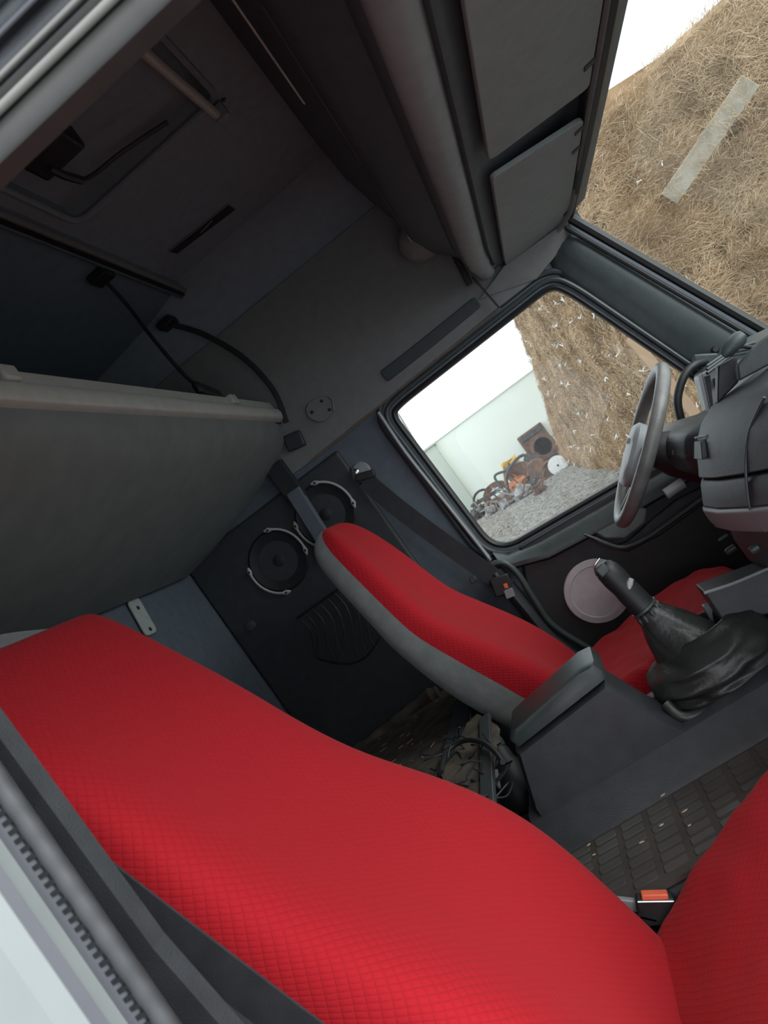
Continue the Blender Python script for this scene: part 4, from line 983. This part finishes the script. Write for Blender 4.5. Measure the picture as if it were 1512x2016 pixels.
tag(pk, 'narrow tan upright board where the two straw stacks meet', 'board')
# junk heap -----------------------------------------------------------
def jt(name, px, py, label, cat): 
    p = GP(px, py); return thing(name, p, label, cat), p
t, p = jt('rusty_machine', 1085, 915, 'rusty box shaped machine body with a round opening against the pale wall', 'machine')
MB().box(p+Vector((-0.35,0,-0.05)), p+Vector((0.45,0.6,1.15))).build('machine_body', RUST, t, bev=0.04)
MB().lathe([(0.30,0.08),(0.36,0.0),(0.36,-0.08),(0.26,-0.1),(0.24,0.02),(0,0.02)], p+Vector((0.12,-0.02,0.55)), (0,1,0), 28).build('round_opening', RUST, t)
MB().box(p+Vector((-0.30,-0.04,0.95)), p+Vector((0.38,0.0,1.10))).build('top_plate', SCRAP, t, bev=0.01)
t, p = jt('white_wheel', 1103, 925, 'round white wheel disc leaning at the foot of the straw stack', 'wheel')
c_ = PY(p.y-0.15,1098,916)
MB().lathe([(0,0),(0.10,0.0),(0.18,-0.03),(0.24,-0.02),(0.24,0.05),(0,0.06)], c_, (0.1,-1,0.1), 32).build('wheel_disc', TWINE, t)
MB().lathe([(0,0),(0.03,0.0),(0.025,0.03),(0,0.03)], c_+Vector((0.0,-0.05,0)), (0,-1,0), 16).build('wheel_hub', SCRAP, t)
MB().lathe([(0.25,-0.06),(0.30,-0.03),(0.30,0.06),(0.25,0.08),(0.23,0.0)], c_+Vector((-0.18,0.12,-0.05)), (0.2,-1,0.1), 28).build('rusty_rim', RUST, t)
OSCR = mat('faded_orange', (0.45,0.16,0.06), 0.7)
junk = [('rusted_disc',1072,930,RUST,'disc'),('rusted_disc',1060,905,SCRAP,'disc'),('scrap_tub',1030,940,RUST,'tub'),('orange_scrap',1026,948,OSCR,'blob'),('yellow_sheet',1021,935,None,'sheet'),('twisted_bar',1045,945,SCRAP,'frame'),('curved_plate',985,968,RUST,'plate'),('bent_pipe',998,962,SCRAP,'pipe'),('curved_hoop',962,978,SCRAP,'hoop'),('steel_beam',955,995,SCRAP,'beam'),('scrap_lump',972,998,SCRAPG,'blob'),('scrap_lump',1000,985,SCRAPG,'blob'),('scrap_lump',1015,975,RUST,'blob'),('scrap_lump',1055,950,SCRAP,'blob'),('scrap_lump',945,1008,SCRAP,'blob'),('scrap_lump',1035,965,SCRAPG,'blob'),('scrap_lump',985,985,RUST,'blob'),('scrap_lump',1065,958,RUST,'blob')]
YEL = mat('yellow_plastic', (0.75,0.45,0.10), 0.6)
LAB = {'disc':'rusted round disc lying in the scrap heap by the straw stack','tub':'rusty open tub in the middle of the scrap heap','sheet':'crumpled yellow sheet on top of the scrap heap','frame':'dark bent steel frame in the scrap heap','plate':'curved rusty plate leaning at the left of the scrap heap','pipe':'dark bent pipe standing up from the scrap heap','hoop':'dark curved hoop at the left of the scrap heap','beam':'long pale dark edged steel beam lying left of the scrap heap'}
PLACE = ['near the heap left foot','below the bent pipe','under the yellow sheet','below the rusted discs','at the far left tip of the heap','at the front of the heap middle','beside the curved rusty plate','left of the white wheel']
bi = 0
for (nm, px_, py_, mm, kd) in junk:
    p = GP(px_, py_+12); p.y = min(p.y, DW-0.6)
    if kd == 'disc': 
        o = MB().lathe([(0,0),(0.10,0),(0.14,-0.06),(0.24,-0.08),(0.27,0.0),(0.24,0.06),(0,0.05)], p+Vector((0,0,0.3)), (random.uniform(-.4,.4),-1,random.uniform(0,.6)), 24).build(nm, mm)
        lab = LAB[kd] + (', upper one' if py_ < 920 else ', lower one')
    elif kd == 'tub': o = MB().lathe([(0,0),(0.25,0.0),(0.38,0.3),(0.40,0.3),(0.42,0.33),(0.36,0.32),(0.22,0.05),(0,0.05)], p+Vector((0,0,0.12)), (0.3,-0.5,0.7), 20).build(nm, mm); lab = LAB[kd]
    elif kd == 'sheet':
        pts_ = [[p+Vector((0.12*i-0.1+random.uniform(-.03,.03), random.uniform(-.06,.06)-0.2, 0.45+0.08*j+random.uniform(-.03,.03))) for i in range(5)] for j in range(4)]
        o = MB().loft(pts_, False, False).build(nm, YEL, solid=0.02); lab = LAB[kd]
    elif kd == 'frame':
        P = [p+Vector(v) for v in ((-0.5,0,0.1),(-0.3,-0.1,0.6),(0.3,0.1,0.75),(0.5,0,0.2),(0.1,-0.1,0.05))]
        o = MB().loop_tube(catmull(P,5,True), 0.04, 8, axis=(0,1,0)).build(nm, mm); lab = LAB[kd]
    elif kd == 'plate':
        P = [[p+Vector((0.45*math.cos(a),-0.1,0.05+0.42*math.sin(a))), p+Vector((0.28*math.cos(a),-0.1,0.05+0.26*math.sin(a))),p+Vector((0.28*math.cos(a),0.2,0.05+0.26*math.sin(a))),p+Vector((0.45*math.cos(a),0.2,0.05+0.42*math.sin(a)))] for a in [0.3+2.6*k/10 for k in range(11)]]
        o = MB().loft(P).build(nm, mm); lab = LAB[kd]
    elif kd == 'pipe':
        P = catmull([p+Vector((0.0,0,0.1)), p+Vector((0.02,0,0.6)), PY(p.y,999,925), PY(p.y,1002,912)],6); o = MB().tube(P, 0.035, 8).build(nm, mm); lab = LAB[kd]
    elif kd == 'hoop':
        P = [p+Vector((0.30*math.cos(a)-0.05,0,0.15+0.28*math.sin(a))) for a in [3.0*k/14+0.3 for k in range(15)]]; o = MB().tube(P, 0.035, 8).build(nm, mm); lab = LAB[kd]
    elif kd == 'beam':
        a, b = PY(p.y,930,996), PY(p.y-0.4,985,962); o = MB().bar(a,b,0.10,0.10,(0,1,0)).build(nm, mm, bev=0.01); lab = LAB[kd]
    else:
        me_ = MB(); n_s = 10; R0 = random.uniform(.10,.19)
        rs = []
        for i in range(7):
            a = math.pi*i/6
            rs.append([p+Vector((math.sin(a)*math.cos(t)*R0*1.4, math.sin(a)*math.sin(t)*R0, R0*0.7-math.cos(a)*R0*0.8))*1.0 + Vector((noise.noise(Vector((i*1.3,t*2,px_)))*0.14,0,noise.noise(Vector((t*2,i*1.1,py_)))*0.14)) for t in [2*math.pi*k/12 for k in range(12)]])
        me_.loft(rs)
        for k in range(6):
            s1 = p+Vector((random.uniform(-.35,.35),random.uniform(-.2,.1),random.uniform(0.0,.35))); s2 = s1+Vector((random.uniform(-.3,.3),0,random.uniform(-.1,.3)))
            me_.tube([s1,s2],0.02,6)
        o = me_.build(nm, mm, smooth=False)
        if nm == 'orange_scrap': lab = 'orange red scrap part in the middle of the scrap heap'
        else: lab = {RUST:'rusty',SCRAP:'dark',SCRAPG:'grey'}[mm]+' jagged scrap lump '+PLACE[bi]; bi += 1
    tag(o, lab, {'disc':'disc','tub':'tub','sheet':'plastic sheet','frame':'frame','plate':'metal plate','pipe':'pipe','hoop':'hoop','beam':'beam'}.get(kd,'scrap'), 'scrap heap by the pale wall')
